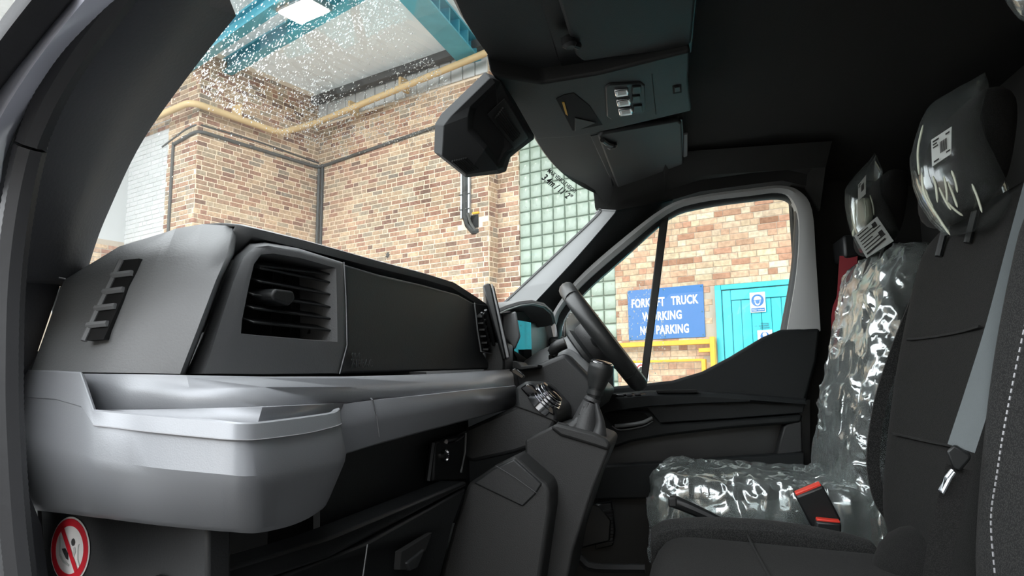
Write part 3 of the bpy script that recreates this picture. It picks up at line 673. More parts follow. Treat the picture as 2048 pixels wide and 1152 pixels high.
# far pillar beside the driver
td = empty('trim_2', (-.4, 2.3, 1.8), label='grey windscreen pillar at the driver side', kind='structure')
e1 = [(985, 625, 2.30), (1008, 606, 2.30), (1100, 520, 2.295), (1191, 434, 2.285), (1200, 418, 2.28)]
e2 = [(1050, 625, 2.27), (1070, 604, 2.27), (1150, 518, 2.265), (1221, 436, 2.26), (1232, 420, 2.25)]
e3 = [(1100, 650, 2.37), (1118, 615, 2.37), (1225, 500, 2.37), (1335, 412, 2.37), (1345, 398, 2.37)]
a, d, e_ = curve(e1), curve(e2), curve(e3)
b = MB(); b.grid([[p, q, q + V((.01, .03, 0)), p + V((-.02, .04, 0))] for p, q in zip(a, d)], closed=True, caps=True); b.build('pillar_cover', 'pillar_grey', td, angle=50)
b = MB(); b.grid([[p + V((.002, .004, 0)), q, q + V((0, .05, 0)), p + V((0, .06, 0))] for p, q in zip(d, e_)], closed=True, caps=True); b.build('pillar_side', 'door_plastic', td, angle=50)
b = MB(); b.grid([[p + V((-.004, 0, .002)), p + V((.004, -.004, 0)), p + V((0, .02, 0))] for p in a], closed=True, caps=True); b.build('screen_seal', 'black_plastic', td)

# driver door
dd = empty('door_2', (.1, 2.36, 1.0), label='driver door with grey window frame and dark armrest', kind='structure')
YDR = 2.36
FO = [(1100, 640), (1112, 615), (1152, 560), (1232, 488), (1330, 414), (1400, 391), (1500, 377), (1562, 371), (1600, 383), (1624, 420), (1632, 520), (1641, 662)]
FI = [(1112, 650), (1122, 622), (1162, 573), (1240, 504), (1335, 427), (1402, 403), (1500, 390), (1556, 384), (1582, 396), (1598, 440), (1594, 540), (1574, 664)]
GI = [(1118, 690), (1128, 640), (1170, 585), (1248, 515), (1339, 436), (1405, 414), (1500, 400), (1558, 395), (1582, 405), (1591, 430), (1584, 540), (1562, 666)]
def strip(a, c, Ya, Yc, th, name, mat, par, n=4, mid=None):
    A = smooth_path([P(x, y, Y=Ya) for x, y in a], n); B = smooth_path([P(x, y, Y=Yc) for x, y in c], n); m_ = MB()
    m_.grid([[p, (p + q) / 2 + V((0, mid or 0, 0)), q, q + V((0, th, 0)), p + V((0, th, 0))] for p, q in zip(A, B)], closed=True, caps=True)
    return m_.build(name, mat, par, angle=50)
strip(FO, FI, 2.33, 2.335, .04, 'window_frame', 'pillar_light', dd, mid=-.008)
strip(FI, GI, 2.345, 2.36, .03, 'window_seal', 'black_plastic', dd)
gl = [(1118, 700)] + GI[1:] + [(1540, 690), (1440, 745), (1290, 800), (1118, 800)]
b = MB(); b.prism(pts(gl, Y=2.375), V((0, .004, 0))); b.build('window_glass', 'clear_pane', dd, smooth=False)
b = MB(); b.prism(pts([(1321, 432), (1338, 428), (1294, 770), (1279, 770)], Y=2.355), V((0, .015, 0))); b.build('window_divider', 'black_plastic', dd, bevel=.003)
b = MB(); rd = random.Random(9); n_ = 0
while n_ < 420:
    x, y = rd.uniform(1235, 1330), rd.uniform(560, 770)
    if n_ % 3 == 0: x, y = rd.uniform(1130, 1300), rd.uniform(480, 740)
    p = P(x, y, Y=2.3802); n_ += 1
    r = rd.choice((.001, .0013, .0018)); dome(b, p, (V((1, 0, 0)), UP, V((0, 1, 0))), r, r * .5, rd.uniform(1, 1.6), rd)
b.build('rain_drops', 'water_drop', dd, angle=80, kind='stuff')
def dslab(name, lst, Y, th, mat, par=None, bev=.006, seg=2): b = MB(); b.prism(pts(lst, Y=Y), V((0, th, 0))); return b.build(name, mat, par or dd, bevel=bev, seg=seg)
belt = [(1195, 776), (1283, 768), (1345, 761), (1405, 743), (1460, 714), (1528, 673), (1562, 659), (1640, 657), (1634, 720), (1612, 800), (1612, 806), (1195, 800)]
dslab('upper_panel', belt, 2.32, .06, 'door_plastic', bev=.012, seg=3)
# armrest ledge
b = MB(); rows = []
for (x, y0, y1) in ((1185, 797, 834), (1220, 787, 822), (1300, 780, 812), (1400, 782, 806), (1500, 788, 803), (1612, 797, 806)):
    p = P(x, y0, Y=2.315); q = P(x, y1, Y=2.24); rows.append([p + V((0, .05, 0)), p, V((q.x, 2.25, p.z - .004)), V((q.x, 2.238, p.z - .016)), q, q + V((0, .1, -.01))])
b.grid(rows, closed=True, caps=True); b.build('armrest', 'door_plastic', dd, angle=40, bevel=.003)
dslab('switch_panel', [(1219, 789), (1290, 785), (1297, 790), (1222, 795)], 2.242, .02, 'gloss_black', bev=.002)
dslab('grip_pocket', [(1312, 780), (1394, 779), (1396, 786), (1314, 787)], 2.236, .02, 'void', bev=.003)
for k in range(3): dslab('window_switch', [(1234 + k * 17, 789 - k), (1246 + k * 17, 788 - k), (1248 + k * 17, 792 - k), (1236 + k * 17, 793 - k)], 2.238, .01, 'pillar_trim', bev=.001)
dslab('middle_panel', [(1190, 822), (1222, 815), (1300, 806), (1612, 800), (1606, 826), (1450, 838), (1320, 846), (1296, 818), (1205, 822)], 2.27, .06, 'door_plastic', bev=.006)
dslab('lower_panel', [(1190, 820), (1300, 822), (1325, 848), (1450, 840), (1606, 828), (1602, 846), (1450, 858), (1330, 872), (1262, 884), (1224, 898), (1190, 900)], 2.275, .05, 'door_plastic', bev=.008)
hd = dslab('handle_recess', [(1203, 824), (1288, 826), (1308, 842), (1290, 852), (1237, 862), (1222, 848)], 2.268, .02, 'void', bev=.004)
b = MB(); b.tube(curve([(1230, 852, 2.255), (1255, 850, 2.25), (1285, 845, 2.25), (1304, 836, 2.26)], 4), .006, 8); b.build('door_handle', 'dash_plastic', hd)
b = MB(); b.tube(curve([(1224, 852, 2.262), (1240, 860, 2.26), (1285, 853, 2.26), (1306, 842, 2.262)], 4), .0022, 6); b.build('recess_rim', 'dash_plastic', hd)
dslab('door_skin', [(1150, 820), (1620, 800), (1620, 1200), (1150, 1200)], 2.345, .03, 'black_plastic', bev=0)
dslab('map_pocket', [(1190, 933), (1330, 924), (1610, 905), (1610, 990), (1190, 1000)], 2.26, .05, 'door_plastic', bev=.006)
dslab('pocket_end', [(1568, 852), (1604, 838), (1606, 905), (1552, 912)], 2.28, .05, 'dash_dark', bev=.005)
dslab('speaker_grille', [(1190, 1010), (1222, 1005), (1230, 1060), (1226, 1092), (1190, 1100)], 2.28, .04, 'black_plastic', bev=.004)
for k in range(10): dslab('grille_bar', [(1196, 1022 + 7 * k), (1226, 1020 + 7 * k), (1226, 1023 + 7 * k), (1196, 1025 + 7 * k)], 2.27, .02, 'dash_dark', bev=0)

# wing mirror outside the driver window
wm = empty('wing_mirror', (-.28, 2.55, 1.62), label='black wing mirror with turquoise reflection beyond the steering wheel', cat='mirror')
o0 = pts([(1112, 628), (1150, 612), (1172, 622), (1172, 690), (1160, 708), (1112, 708)], Y=2.56)
b = MB(); b.prism(o0, V((-.05, .10, 0))); b.build('mirror_housing', 'black_plastic', wm, bevel=.015, seg=3)
c = P(1160, 660, Y=2.5); nn = V((.70, -.71, .0)).normalized(); e_ = nn.cross(UP).normalized()
b = MB(); b.box(c + nn * .012, .15, .12, .012, (e_, UP, nn)); mg = b.build('mirror_glass', 'chrome', wm, bevel=.004)
b = MB(); b.box(P(1120, 690, Y=2.46), .06, .16, .05); b.build('mirror_arm', 'black_plastic', wm, bevel=.012)

# open passenger door, added out of view to keep light off the dash end
pd = empty('door_3', (-.66, .46, .75), label='open passenger door swung forward, outside the view', kind='structure')
_a, _b = V((-.66, .44, 0)), V((-.92, -.55, 0)); _e = (_b - _a).normalized(); _n = _e.cross(UP)
def pdb(nm, s0, s1, z0, z1, th, mat): b = MB(); b.box(_a + _e * ((s0 + s1) / 2) + UP * ((z0 + z1) / 2), s1 - s0, th, z1 - z0, (_e, _n, UP)); b.build(nm, mat, pd, bevel=.01)
pdb('door_panel', 0, 1.02, .78, 1.52, .07, 'door_plastic'); pdb('door_post', .96, 1.02, 1.52, 2.08, .05, 'pillar_light'); pdb('door_head', .35, 1.02, 2.02, 2.08, .05, 'pillar_light'); pdb('door_armrest', .15, .9, 1.38, 1.44, .16, 'door_plastic')

# ================================================================== DASHBOARD
db = empty('dashboard', (-.6, .7, .9), label='dark grey dashboard with silver tray band, vents and glovebox', cat='dashboard')
def xf(x): return lerp(-.455, -.375, (x - 500) / 445.0)
def PF(x, y, dx=0): return P(x, y, X=xf(x) + dx)
def fslab(name, lst, dx, th, mat, par=None, bev=.005, seg=2, fx=None):
    b = MB(); b.prism([P(x, y, X=(fx or xf)(x) + dx) for x, y in lst], V((-th, 0, 0))); return b.build(name, mat, par or db, bevel=bev, seg=seg)
def yslab(name, lst, Y, th, mat, par=None, bev=.005, seg=2, vec=None):
    b = MB(); b.prism([P(x, y, Y=Y) for x, y in lst], V(vec) if vec else V((0, th, 0))); return b.build(name, mat, par or db, bevel=bev, seg=seg)
def wire(name, lst, r, mat, par, n=6, sm=4):
    b = MB(); q = [P(*p[:2], Y=p[2]) if len(p) == 3 else V(p[3]) for p in lst]
    b.tube(smooth_path(q, sm) if len(q) > 2 and sm else q, r, n); return b.build(name, mat, par)
# near end of the dash and its lit facet
cols = [
 [(62, 742, .665), (85, 680, .668), (108, 615, .672), (120, 582, .676), (128, 560, .682)],
 [(130, 744, .651), (160, 670, .655), (200, 580, .665), (220, 535, .676), (238, 493, .689)],
 [(197, 745, .640), (246, 660, .644), (291, 570, .656), (315, 515, .670), (336, 463, .695)],
 [(210, 745, .638), (259, 660, .642), (304, 570, .654), (328, 515, .668), (352, 457, .697)],
 [(290, 746, .640), (335, 650, .645), (372, 560, .660), (388, 510, .678), (405, 448, .715)],
 [(360, 748, .650), (398, 650, .655), (432, 560, .672), (452, 515, .69), (465, 452, .742)],
 [(368, 748, .662), (406, 650, .668), (440, 556, .685), (464, 510, .705), (474, 453, .752)],
 [(372, 748, .72), (410, 650, .725), (444, 556, .74), (468, 510, .76), (480, 455, .78)]]
rows = []
for i, c in enumerate(cols):
    r = [P(x, y, Y=Y) for x, y, Y in c]
    r = r[:-1] + [r[-1]]; t = r[-1]; k = min(1, i / 4)
    r += [t + V((-.012, .03, -.002)), t + V((-.03, .12, -.02)), t + V((-.06, .3, -.08))]
    rows.append(r)
b = MB(); b.grid(rows[:3]); b.build('dash_end', 'dash_plastic', db, angle=60)
b = MB(); b.grid(rows[2:]); b.build('dash_corner', 'dash_plastic', db, angle=60)
# padded top with its overhanging edge
G = [(464, 506), (499, 480), (527, 477), (598, 490), (668, 512), (755, 540), (850, 563), (918, 583), (952, 606)]
R = [(470, 453), (505, 460), (535, 467), (605, 484), (675, 503), (758, 526), (850, 550), (905, 567), (952, 597)]
def xr(x): return lerp(-.482, -.395, (x - 470) / 475.0)
b = MB(); rows = []
for (gx, gy), (rx, ry) in zip(G, R):
    g_ = P(gx, gy, X=xr(gx) - .022); p = P(rx, ry, X=xr(rx)); rows.append([g_ + V((-.03, 0, -.01)), g_, p + V((-.003, 0, -.005)), p, p + V((-.015, 0, .004)), p + V((-.10, .01, .006)), p + V((-.3, .02, -.05)), p + V((-.45, .03, -.12))])
_edge = [P(405, 448, Y=.72) + V((0, .004, -.003)), P(240, 493, Y=.70) + V((0, .004, -.003)), P(128, 562, Y=.69) + V((0, .004, -.004))]
for i_, w_ in ((0, 1.0), (1, .85), (2, .7), (3, .35)):
    for j_, k_ in enumerate((5, 6, 7)): rows[i_][k_] = rows[i_][k_].lerp(_edge[j_] + V((0, .10 * (1 - w_), 0)), w_)
rows[0][4] = P(440, 450, Y=.735) + V((0, .002, -.001))
e_ = rows[-1]; rows.append([q + V((.02, .30, -.03)) for q in e_]); rows.append([q + V((.04, .62, -.03)) for q in e_])
b.grid(rows); b.build('dash_top', 'dash_plastic', db, angle=50, solid=.004)
# air vent
Oo = [(370, 748), (409, 650), (443, 558), (468, 510), (498, 487), (530, 484), (598, 497), (686, 525), (690, 600), (692, 690), (677, 748), (520, 750)]
Ff = [(440, 747), (462, 655), (487, 565), (503, 518), (522, 500), (542, 497), (601, 507), (683, 530), (686, 600), (687, 690), (673, 746), (520, 748)]
Ii = [(482, 668), (484, 640), (498, 570), (508, 528), (522, 509), (547, 507), (601, 516), (672, 536), (674, 600), (675, 684), (640, 682), (520, 672)]
rows = [[P(x, y, X=xf(x) - .065) for x, y in Oo]]
rows.append([P(x, y, X=xf(x) - (.05 if i < 4 else .03 if i < 6 else .006)) for i, (x, y) in enumerate(Oo)])
rows.append([P(lerp(a[0], c[0], .2), lerp(a[1], c[1], .2), X=xf(c[0]) - (.026 if i < 4 else .016 if i < 6 else .003)) for i, (a, c) in enumerate(zip(Oo, Ff))])
rows.append([P(lerp(a[0], c[0], .55), lerp(a[1], c[1], .55), X=xf(c[0]) - (.007 if i < 5 else .001)) for i, (a, c) in enumerate(zip(Oo, Ff))])
rows.append([PF(x, y) for x, y in Ff]); rows.append([PF(x, y, .0) for x, y in Ii])
inn = [PF(x, y) for x, y in Ii]; ctr = sum(inn, V()) / len(inn)
rows.append([ctr + (q - ctr) * .97 + V((-.008, 0, 0)) for q in inn]); rows.append([ctr + (q - ctr) * .9 + V((-.05, 0, 0)) for q in inn])
b = MB(); b.grid(rows, closed=True); av = b.build('air_vent', 'dash_plastic_shaded', db, angle=38)
b = MB(); b.prism([ctr + (q - ctr) * .93 + V((-.048, 0, 0)) for q in inn], V((-.01, 0, 0))); b.build('vent_throat', 'void', av, smooth=False)
for (ly, ry) in ((527, 545), (531, 562), (558, 586), (584, 611), (611, 634), (639, 657)):
    a = PF(504 if ly < 560 else 490, ly, -.014); c = PF(655, ry, -.014); d_ = (c - a).normalized()
    b = MB(); b.box((a + c) / 2, .024, (c - a).length, .0028, (V((1, 0, -.35)).normalized(), d_, V((.35, 0, 1)).normalized())); b.build('slat', 'black_plastic', av, bevel=.001, seg=1)
for x in (530, 570, 610): 
    b = MB(); p0_, p1_ = PF(x, 530, -.034), PF(x, 668, -.034); b.box((p0_ + p1_) / 2, .02, .002, (p0_ - p1_).length); b.build('back_fin', 'black_plastic', av)
b = MB(); b.prism([PF(x, y, .004) for x, y in ((545, 588), (552, 577), (588, 582), (592, 598), (580, 612), (548, 600))], V((-.03, 0, 0))); b.build('vent_knob', 'black_plastic', av, bevel=.003)
# glove panel
gp = fslab('glove_panel', [(681, 748), (695, 690), (693, 600), (690, 528), (760, 549), (850, 570), (918, 589), (948, 606), (958, 690), (985, 738)], -.003, .03, 'dash_dark', bev=.004)
b = MB(); b.tube([PF(x, y, .0) for x, y in ((688, 524), (692, 600), (694, 690), (679, 748))], .0008, 5); b.build('panel_seam', 'seam', gp)
exq = (PF(745, 728) - PF(705, 728)).normalized()
for s_, y in (('SRS', 722), ('AIRBAG', 735)): link('embossed_text', text_mesh(s_, .017, PF(703, y, .0005), exq, UP, depth=.0006), 'emboss', gp)
# side demister on the dash end
sv = empty('demister_vent', (0, 0, 0)); sv.parent = db; sv.matrix_parent_inverse = INV(db)
def endp(x, y, d=0.): return P(x, y, Y=lerp(.6715, .6415, (y - 516) / 165.0) - .004 - d)
b = MB(); b.prism([endp(*q) for q in ((247, 520), (278, 517), (268, 545), (207, 679), (170, 681), (200, 615))], V((0, .012, 0))); b.build('demister_throat', 'void', sv, smooth=False)
b = MB(); b.tube([endp(243, 521), endp(198, 615), endp(167, 682)], .0035, 6); b.build('demister_edge', 'dash_plastic', sv)
for (x0, y0, x1, y1) in ((224, 551, 264, 546), (207, 584, 247, 579), (191, 617, 231, 612), (175, 651, 215, 647)):
    b = MB(); b.tube([endp(x0, y0, .002), endp(x1, y1, .002)], .0036, 6); b.build('slat', 'dash_plastic', sv)
# centre vent beside the screen
cv = fslab('centre_vent', [(947, 607), (990, 612), (1003, 708), (962, 704)], -.001, .02, 'void', bev=.001, seg=1)
b = MB(); b.tube([PF(x, y, .002) for x, y in ((949, 606), (955, 660), (962, 703), (985, 708))], .0016, 5); b.build('vent_rim', 'dash_plastic', cv)
for k in range(6): b = MB(); b.box(PF(962 + k * 2.4, 630 + 13 * k, .004), .012, .03, .004, (V((1, 0, 0)), V((0, .9, .3)).normalized(), UP)); b.build('louvre', 'black_plastic', cv)
b = MB(); b.tube([PF(963, 625, .008), PF(981, 698, .008)], .0025, 5); b.build('slat', 'dash_dark', cv); b = MB(); b.tube([PF(971, 620, .008), PF(988, 690, .008)], .004, 5); b.build('slat', 'dash_dark', cv)

# silver band: sloping top, face and the tray
def xt(x): return lerp(-.457, -.335, (x - 370) / 645.0) if x > 370 else -.457
def xc(x): return lerp(-.402, -.292, (x - 690) / 339.0) if x > 690 else lerp(-.378, -.402, (x - 525) / 165.0)
T = [(145, 747), (250, 748), (370, 750), (520, 753), (700, 753), (850, 749), (940, 745), (1018, 738)]
C = [(150, 822), (260, 821), (372, 819), (525, 815), (690, 807), (840, 792), (935, 781), (1029, 771)]
rows = []
for (tx, ty), (cx_, cy_) in zip(T, C):
    p = P(tx, ty, X=xt(tx)) if tx >= 370 else P(tx, ty, Y=.64); q = P(cx_, cy_, X=xc(cx_)) if cx_ >= 525 else P(cx_, cy_, Y=.625 + .01 * (cx_ > 300))
    m1 = p.lerp(q, .5) + V((.004, 0, .004)); rows.append([p + V((-.03, .01, 0)), p, p.lerp(q, .12) + V((.002, 0, .002)), m1, q])
b = MB(); b.grid(rows); stp = b.build('silver_band', 'silver_plastic', db, angle=50, solid=.003)
b = MB(); b.grid([[r[-1] + V((-.001, 0, .001)), r[-1] + V((-.006, .002, -.014)), r[-1] + V((-.006, .002, -.05))] for r in rows[:5]]); b.build('tray_back', 'silver_plastic', stp, angle=40, solid=.002)
B_ = [(690, 902), (760, 881), (850, 857), (940, 834), (1029, 811)]; C2_ = [(690, 807), (760, 798), (850, 789), (940, 779), (1029, 771)]
rows = []
for (bx, by), (cx_, cy_) in zip(B_, C2_):
    q = P(cx_, cy_, X=xc(cx_)); p = P(bx, by, X=xc(bx) - .012); rows.append([q, q.lerp(p, .5) + V((.003, 0, 0)), p, p + V((-.01, 0, -.004)), p + V((-.09, 0, .0))])
rows = [[v_ + V((-.012, -.05, 0)) for v_ in rows[0]]] + rows
b = MB(); b.grid(rows); b.build('silver_face', 'silver_plastic', db, angle=40, solid=.003)
sm_ = [P(x, y, X=xc(x) + o_) for x, y, o_ in ((700, 757, -.048), (722, 775, -.024), (745, 800, .003), (753, 830, .001), (759, 873, -.006))]
b = MB(); b.tube(sm_, .0011, 5); b.build('band_seam', 'seam', stp)
def ss_(t): t = min(1, max(0, t)); return t * t * (3 - 2 * t)
tcol = [((42, 742, .672), (40, 795, .666), (38, 872, .662), (56, 1022, .672)), ((112, 744, .655), (111, 800, .65), (112, 905, .647), (134, 1031, .66)), ((160, 747, .65), (162, 815, .645), (165, 920, .642), (184, 1038, .656)),
        ((186, 822, .646), (188, 852, .642), (190, 926, .640), (204, 1040, .655)), ((300, 832, .643), (300, 865, .640), (300, 944, .638), (312, 1054, .654)), ((420, 842, .645), (420, 877, .642), (420, 956, .640), (425, 1065, .658)),
        ((455, 846, .648), (455, 880, .645), (453, 959, .643), (455, 1067, .66)), ((478, 848, .653), (478, 881, .650), (478, 962, .648), (482, 1069, .665)), ((505, 848, .666), (505, 881, .663), (507, 962, .661), (508, 1069, .676)), ((528, 846, .686), (528, 879, .683), (532, 960, .681), (528, 1067, .695))]
tcx = [((560, 842, -.405), (560, 875, -.403), (570, 953, -.402), (556, 1062, -.415)), ((620, 834, -.407), (621, 866, -.405), (632, 938, -.404), (600, 1050, -.418)), ((668, 826, -.410), (672, 853, -.408), (685, 925, -.407), (640, 1030, -.42)), ((680, 818, -.416), (683, 848, -.414), (694, 912, -.413), (655, 1006, -.425))]
rows = []
allc = [[P(x, y, Y=Y) for x, y, Y in c] for c in tcol] + [[P(x, y, X=X) for x, y, X in c] for c in tcx]
allc = [[EYE + (p - EYE) * (1, .965, .935, .91)[min(i, 3)] * (1 if i < 4 else .975) for p in c] for i, c in enumerate(allc)]
_sp = [smooth_path([c[k] for c in allc[3:]], 3) for k in range(4)]
allc = allc[:3] + [[_sp[k][j] for k in range(4)] for j in range(len(_sp[0]))]
for i, c in enumerate(allc):
    tt_ = ss_((i - 12) / 12.0); inw = V((-.04, .10, 0)).normalized().lerp(V((-1, .1, 0)).normalized(), tt_).normalized()
    rim, lip, cr, bo = c; bo = EYE + (bo - EYE) * (1.075 if i > 2 else 1.04)
    r = [rim + inw * .010 + V((0, 0, -.02 if i > 2 else 0)), rim + inw * .008, rim + inw * .002 + V((0, 0, .0015)), rim, lip + (rim - lip) * .04, lip + inw * .0018, lip + inw * .0018 + (cr - lip) * .04, cr + (lip - cr) * .12, cr + (bo - cr) * .10, bo + (cr - bo) * .12, bo + inw * .008, bo + inw * .07]
    rows.append(r)
b = MB(); b.grid(rows); tray = b.build('silver_tray', 'silver_plastic', db, angle=30)
zf_ = min(c[0].z for c in allc[3:]) - .010; fl_ = [V((c[0].x - .003, c[0].y + .004, zf_)) for c in allc[3:]]
bk_ = [V((P(x, y, X=-.452).x, P(x, y, X=-.452).y, zf_)) for x, y in ((690, 812), (600, 812), (500, 816))] + [V((P(330, 818, Y=.73).x, .73, zf_)), V((P(190, 818, Y=.70).x, .70, zf_))]
b = MB(); b.prism(fl_ + bk_, V((0, 0, -.006))); b.build('tray_floor', 'silver_plastic', tray, smooth=False)
b = MB(); b.tube([c[1] + V((.0005, -.0008, .0005)) for c in allc[3:]], .0007, 5); b.build('tray_seam', 'seam', tray)
b = MB(); b.box(P(482, 834, X=-.43), .012, .012, .005); b.build('tray_catch', 'silver_plastic', tray, bevel=.002)

# lower dash
LPA, LPB = P(80, 1040, Y=.745), P(415, 1090, Y=.665); LPE = V((LPB.x - LPA.x, LPB.y - LPA.y, 0)).normalized(); LPN = LPE.cross(UP)
b = MB(); b.prism([PP(x, y, LPA, LPN) for x, y in ((78, 990), (240, 1000), (415, 1030), (415, 1200), (92, 1200))], -LPN * .03); lp = b.build('lower_end_panel', 'dash_dark', db, bevel=.004)
yslab('end_strip', [(50, 1000), (76, 1002), (88, 1200), (60, 1200)], .70, .02, 'dash_plastic', bev=.003, vec=(-.03, .008, 0))
b = MB(); b.box((-.62, 1.26, 1.16), .22, .75, .58); b.build('under_body', 'void', db, smooth=False)
def xs(x): return lerp(-.43, -.34, (x - 560) / 370.0)
fslab('shelf_back', [(640, 830), (935, 790), (940, 985), (640, 1090)], -.05, .01, 'black_plastic', fx=xs, bev=0)
fslab('shelf_lip', [(380, 1158), (560, 1105), (660, 1074), (932, 962), (934, 972), (660, 1116), (560, 1150), (380, 1200)], .0, .05, 'black_plastic', fx=xs, bev=.004)
dw = fslab('lower_drawer', [(380, 1205), (560, 1153), (735, 1086), (932, 976), (905, 1052), (868, 1205)], -.002, .03, 'black_plastic', fx=xs, bev=.003)
fslab('drawer_recess', [(803, 1103), (865, 1065), (852, 1100), (822, 1140), (800, 1140)], .0, .01, 'void', fx=xs, par=dw, bev=.001)
fslab('drawer_pull', [(815, 1126), (850, 1098), (836, 1136), (822, 1142)], .003, .008, 'dash_dark', fx=xs, par=dw, bev=.002)
b = MB(); b.tube([P(x, y, X=xs(x) + .001) for x, y in ((722, 1180), (735, 1088))], .0009, 5); b.build('drawer_seam', 'dash_plastic', dw)
for (x0, y0, x1, y1) in ((866, 886, 856, 962),):
    b = MB(); b.tube([P(x0, y0, X=xs(x0) - .046), P(x1, y1, X=xs(x1) - .046)], .005, 6); b.build('shelf_rib', 'black_plastic', db)
sk = fslab('socket_panel', [(872, 884), (935, 862), (934, 960), (868, 962)], -.043, .008, 'dash_dark', fx=xs, bev=.003)
c = P(889, 911, X=xs(889) - .04); b = MB(); b.lathe(c, (1, -.1, 0), [(.0105, -.006), (.0115, .004), (.0095, .005), (.0085, .001), (.006, .001)], 16); b.build('power_socket', 'chrome', sk)
c = P(889, 911, X=xs(889) - .036); b = MB(); b.lathe(c, (1, -.1, 0), [(.008, -.004), (.0075, .002), (.003, .003)], 14); b.build('socket_cap', 'black_plastic', sk)
b = MB(); b.tube([P(x, y, X=xs(x) - .038) for x, y in ((932, 866), (930, 905), (922, 945))], .0022, 6); b.build('panel_edge', 'dash_plastic', sk)
b = MB(); b.tube([P(x, y, X=xs(x) - .034) for x, y in ((892, 884), (910, 880), (924, 871))], .0045, 6); b.build('socket_lid', 'chrome', sk)
# control block in the middle with chrome dials
cb = yslab('control_block', [(1029, 776), (1053, 761), (1068, 766), (1112, 815), (1115, 838), (1105, 856), (1085, 887), (1030, 906), (944, 925), (900, 905), (905, 868), (1032, 811)], 1.44, .26, 'dash_dark', bev=.008, seg=3)
b = MB(); b.tube([P(x, y, Y=1.437) for x, y in ((1031, 812), (1060, 822), (1113, 843))], .0012, 5); b.build('block_seam', 'void', cb)
yslab('fascia', [(1040, 776), (1054, 767), (1064, 769), (1108, 817), (1109, 832), (1075, 815)], 1.434, .02, 'gloss_black', par=cb, bev=.003)
ka = (P(1130, 765, Y=1.5) - P(1088, 806, Y=1.5)).normalized() + V((0, -.12, 0)); kc = P(1086, 803, Y=1.46)
for k_, (rr, h0, h1) in enumerate(((.036, -.012, .004), (.033, .004, .010), (.034, .011, .017), (.031, .018, .024), (.028, .025, .028))):
    b = MB(); b.lathe(kc, ka, [(rr * .93, h0), (rr, h0 + .001), (rr, h1 - .001), (rr * .93, h1)], 28); b.build('dial_ring', 'chrome', cb)
b = MB(); b.lathe(kc, ka, [(.026, .024), (.026, .030), (.012, .031)], 24); b.build('dial_cap', 'gloss_black', cb)
yslab('hazard_switch', [(1018, 741), (1030, 737), (1048, 752), (1044, 757)], 1.49, .02, 'gloss_black', bev=.001)
# centre console
cc = yslab('centre_console', [(1050, 880), (1110, 849), (1185, 868), (1216, 880), (1222, 890), (1216, 908), (1188, 976), (1147, 1101), (1128, 1200), (1050, 1200)], 1.40, .26, 'console_plastic', bev=.022, seg=4)
yslab('console_rim', [(1100, 856), (1112, 847), (1186, 866), (1214, 879), (1221, 889), (1216, 902), (1190, 893), (1120, 872)], 1.392, .03, 'console_plastic', par=cc, bev=.006)
sb = yslab('console_box', [(935, 968), (991, 930), (1029, 911), (1093, 967), (1101, 982), (1101, 1020), (1075, 1200), (868, 1200), (905, 1055)], 1.30, .2, 'console_plastic', bev=.008, seg=3)
yslab('box_lid', [(946, 966), (990, 936), (1028, 918), (1084, 968), (1070, 990), (1045, 1014)], 1.296, .02, 'dash_dark', par=sb, bev=.003)
b = MB(); b.tube([P(x, y, Y=1.293) for x, y in ((991, 931), (1030, 955), (1073, 986))], .0006, 5); b.build('lid_edge', 'dash_plastic_shaded', sb)

# knee panel, cluster and its hood
b = MB(); b.prism([P(x, y, Y=1.72) for x, y in ((1028, 735), (1075, 728), (1130, 705), (1205, 780), (1190, 812), (1140, 850), (1095, 845), (1040, 800))], V((0, .55, 0))); b.build('knee_panel', 'dash_dark', db, bevel=.012, seg=3)
hoodl = [(996, 618, 1.62), (1012, 611, 1.68), (1038, 603, 1.76), (1063, 600, 1.86), (1088, 606, 1.98), (1103, 620, 2.08), (1108, 640, 2.14)]
rows = []
for i, (x, y, Y) in enumerate(hoodl):
    p = P(x, y, Y=Y); rows.append([p + V((-.12, 0, -.005)), p + V((-.02, 0, .001)), p, p + V((.003, 0, -.006)), p + V((-.002, 0, -.014)), p + V((-.03, 0, -.020)), p + V((-.12, 0, -.03))])
b = MB(); b.grid(rows, closed=True, caps=True); hd_ = b.build('cluster_hood', 'dash_plastic', db, angle=40)
b = MB(); rows2 = [[r[3] + V((.001, 0, .0)), r[4] + V((.002, -.001, .001))] for r in rows]; b.tube([r[3] + V((.001, 0, -.004)) for r in rows], .0018, 6); b.build('hood_edge', 'pillar_light', hd_)
yslab('hood_side', [(1002, 632), (1031, 622), (1040, 673), (1029, 699), (1006, 668)], 1.70, .012, 'dash_plastic', bev=.004)
b = MB(); b.prism([P(x, y, X=-.365) for x, y in ((1005, 628), (1095, 618), (1108, 680), (1090, 735), (1005, 735))], V((-.03, 0, 0))); b.build('cluster_body', 'void', db)
b = MB(); b.prism([PP(x, y, (-.352, 1.9, 0), (1, -.10, 0)) for x, y in ((1033, 640), (1062, 645), (1064, 730), (1042, 730), (1028, 706))], V((-.004, .0, 0))); b.build('cluster_display', 'gloss_black', db, smooth=False)
b = MB(); b.prism([P(x, y, X=-.352) for x, y in ((1060, 646), (1051, 665), (1047, 686), (1051, 707), (1060, 729), (1078, 728), (1099, 686), (1088, 644))], V((-.008, 0, 0))); b.build('dark_reflection', 'black_plastic', db, bevel=.002)  # black plate put in for the dark reflection in the display
yslab('cluster_ledge', [(1003, 722), (1033, 722), (1043, 732), (1077, 729), (1076, 735), (1042, 740), (1003, 732)], 1.66, .12, 'dash_dark', bev=.002)

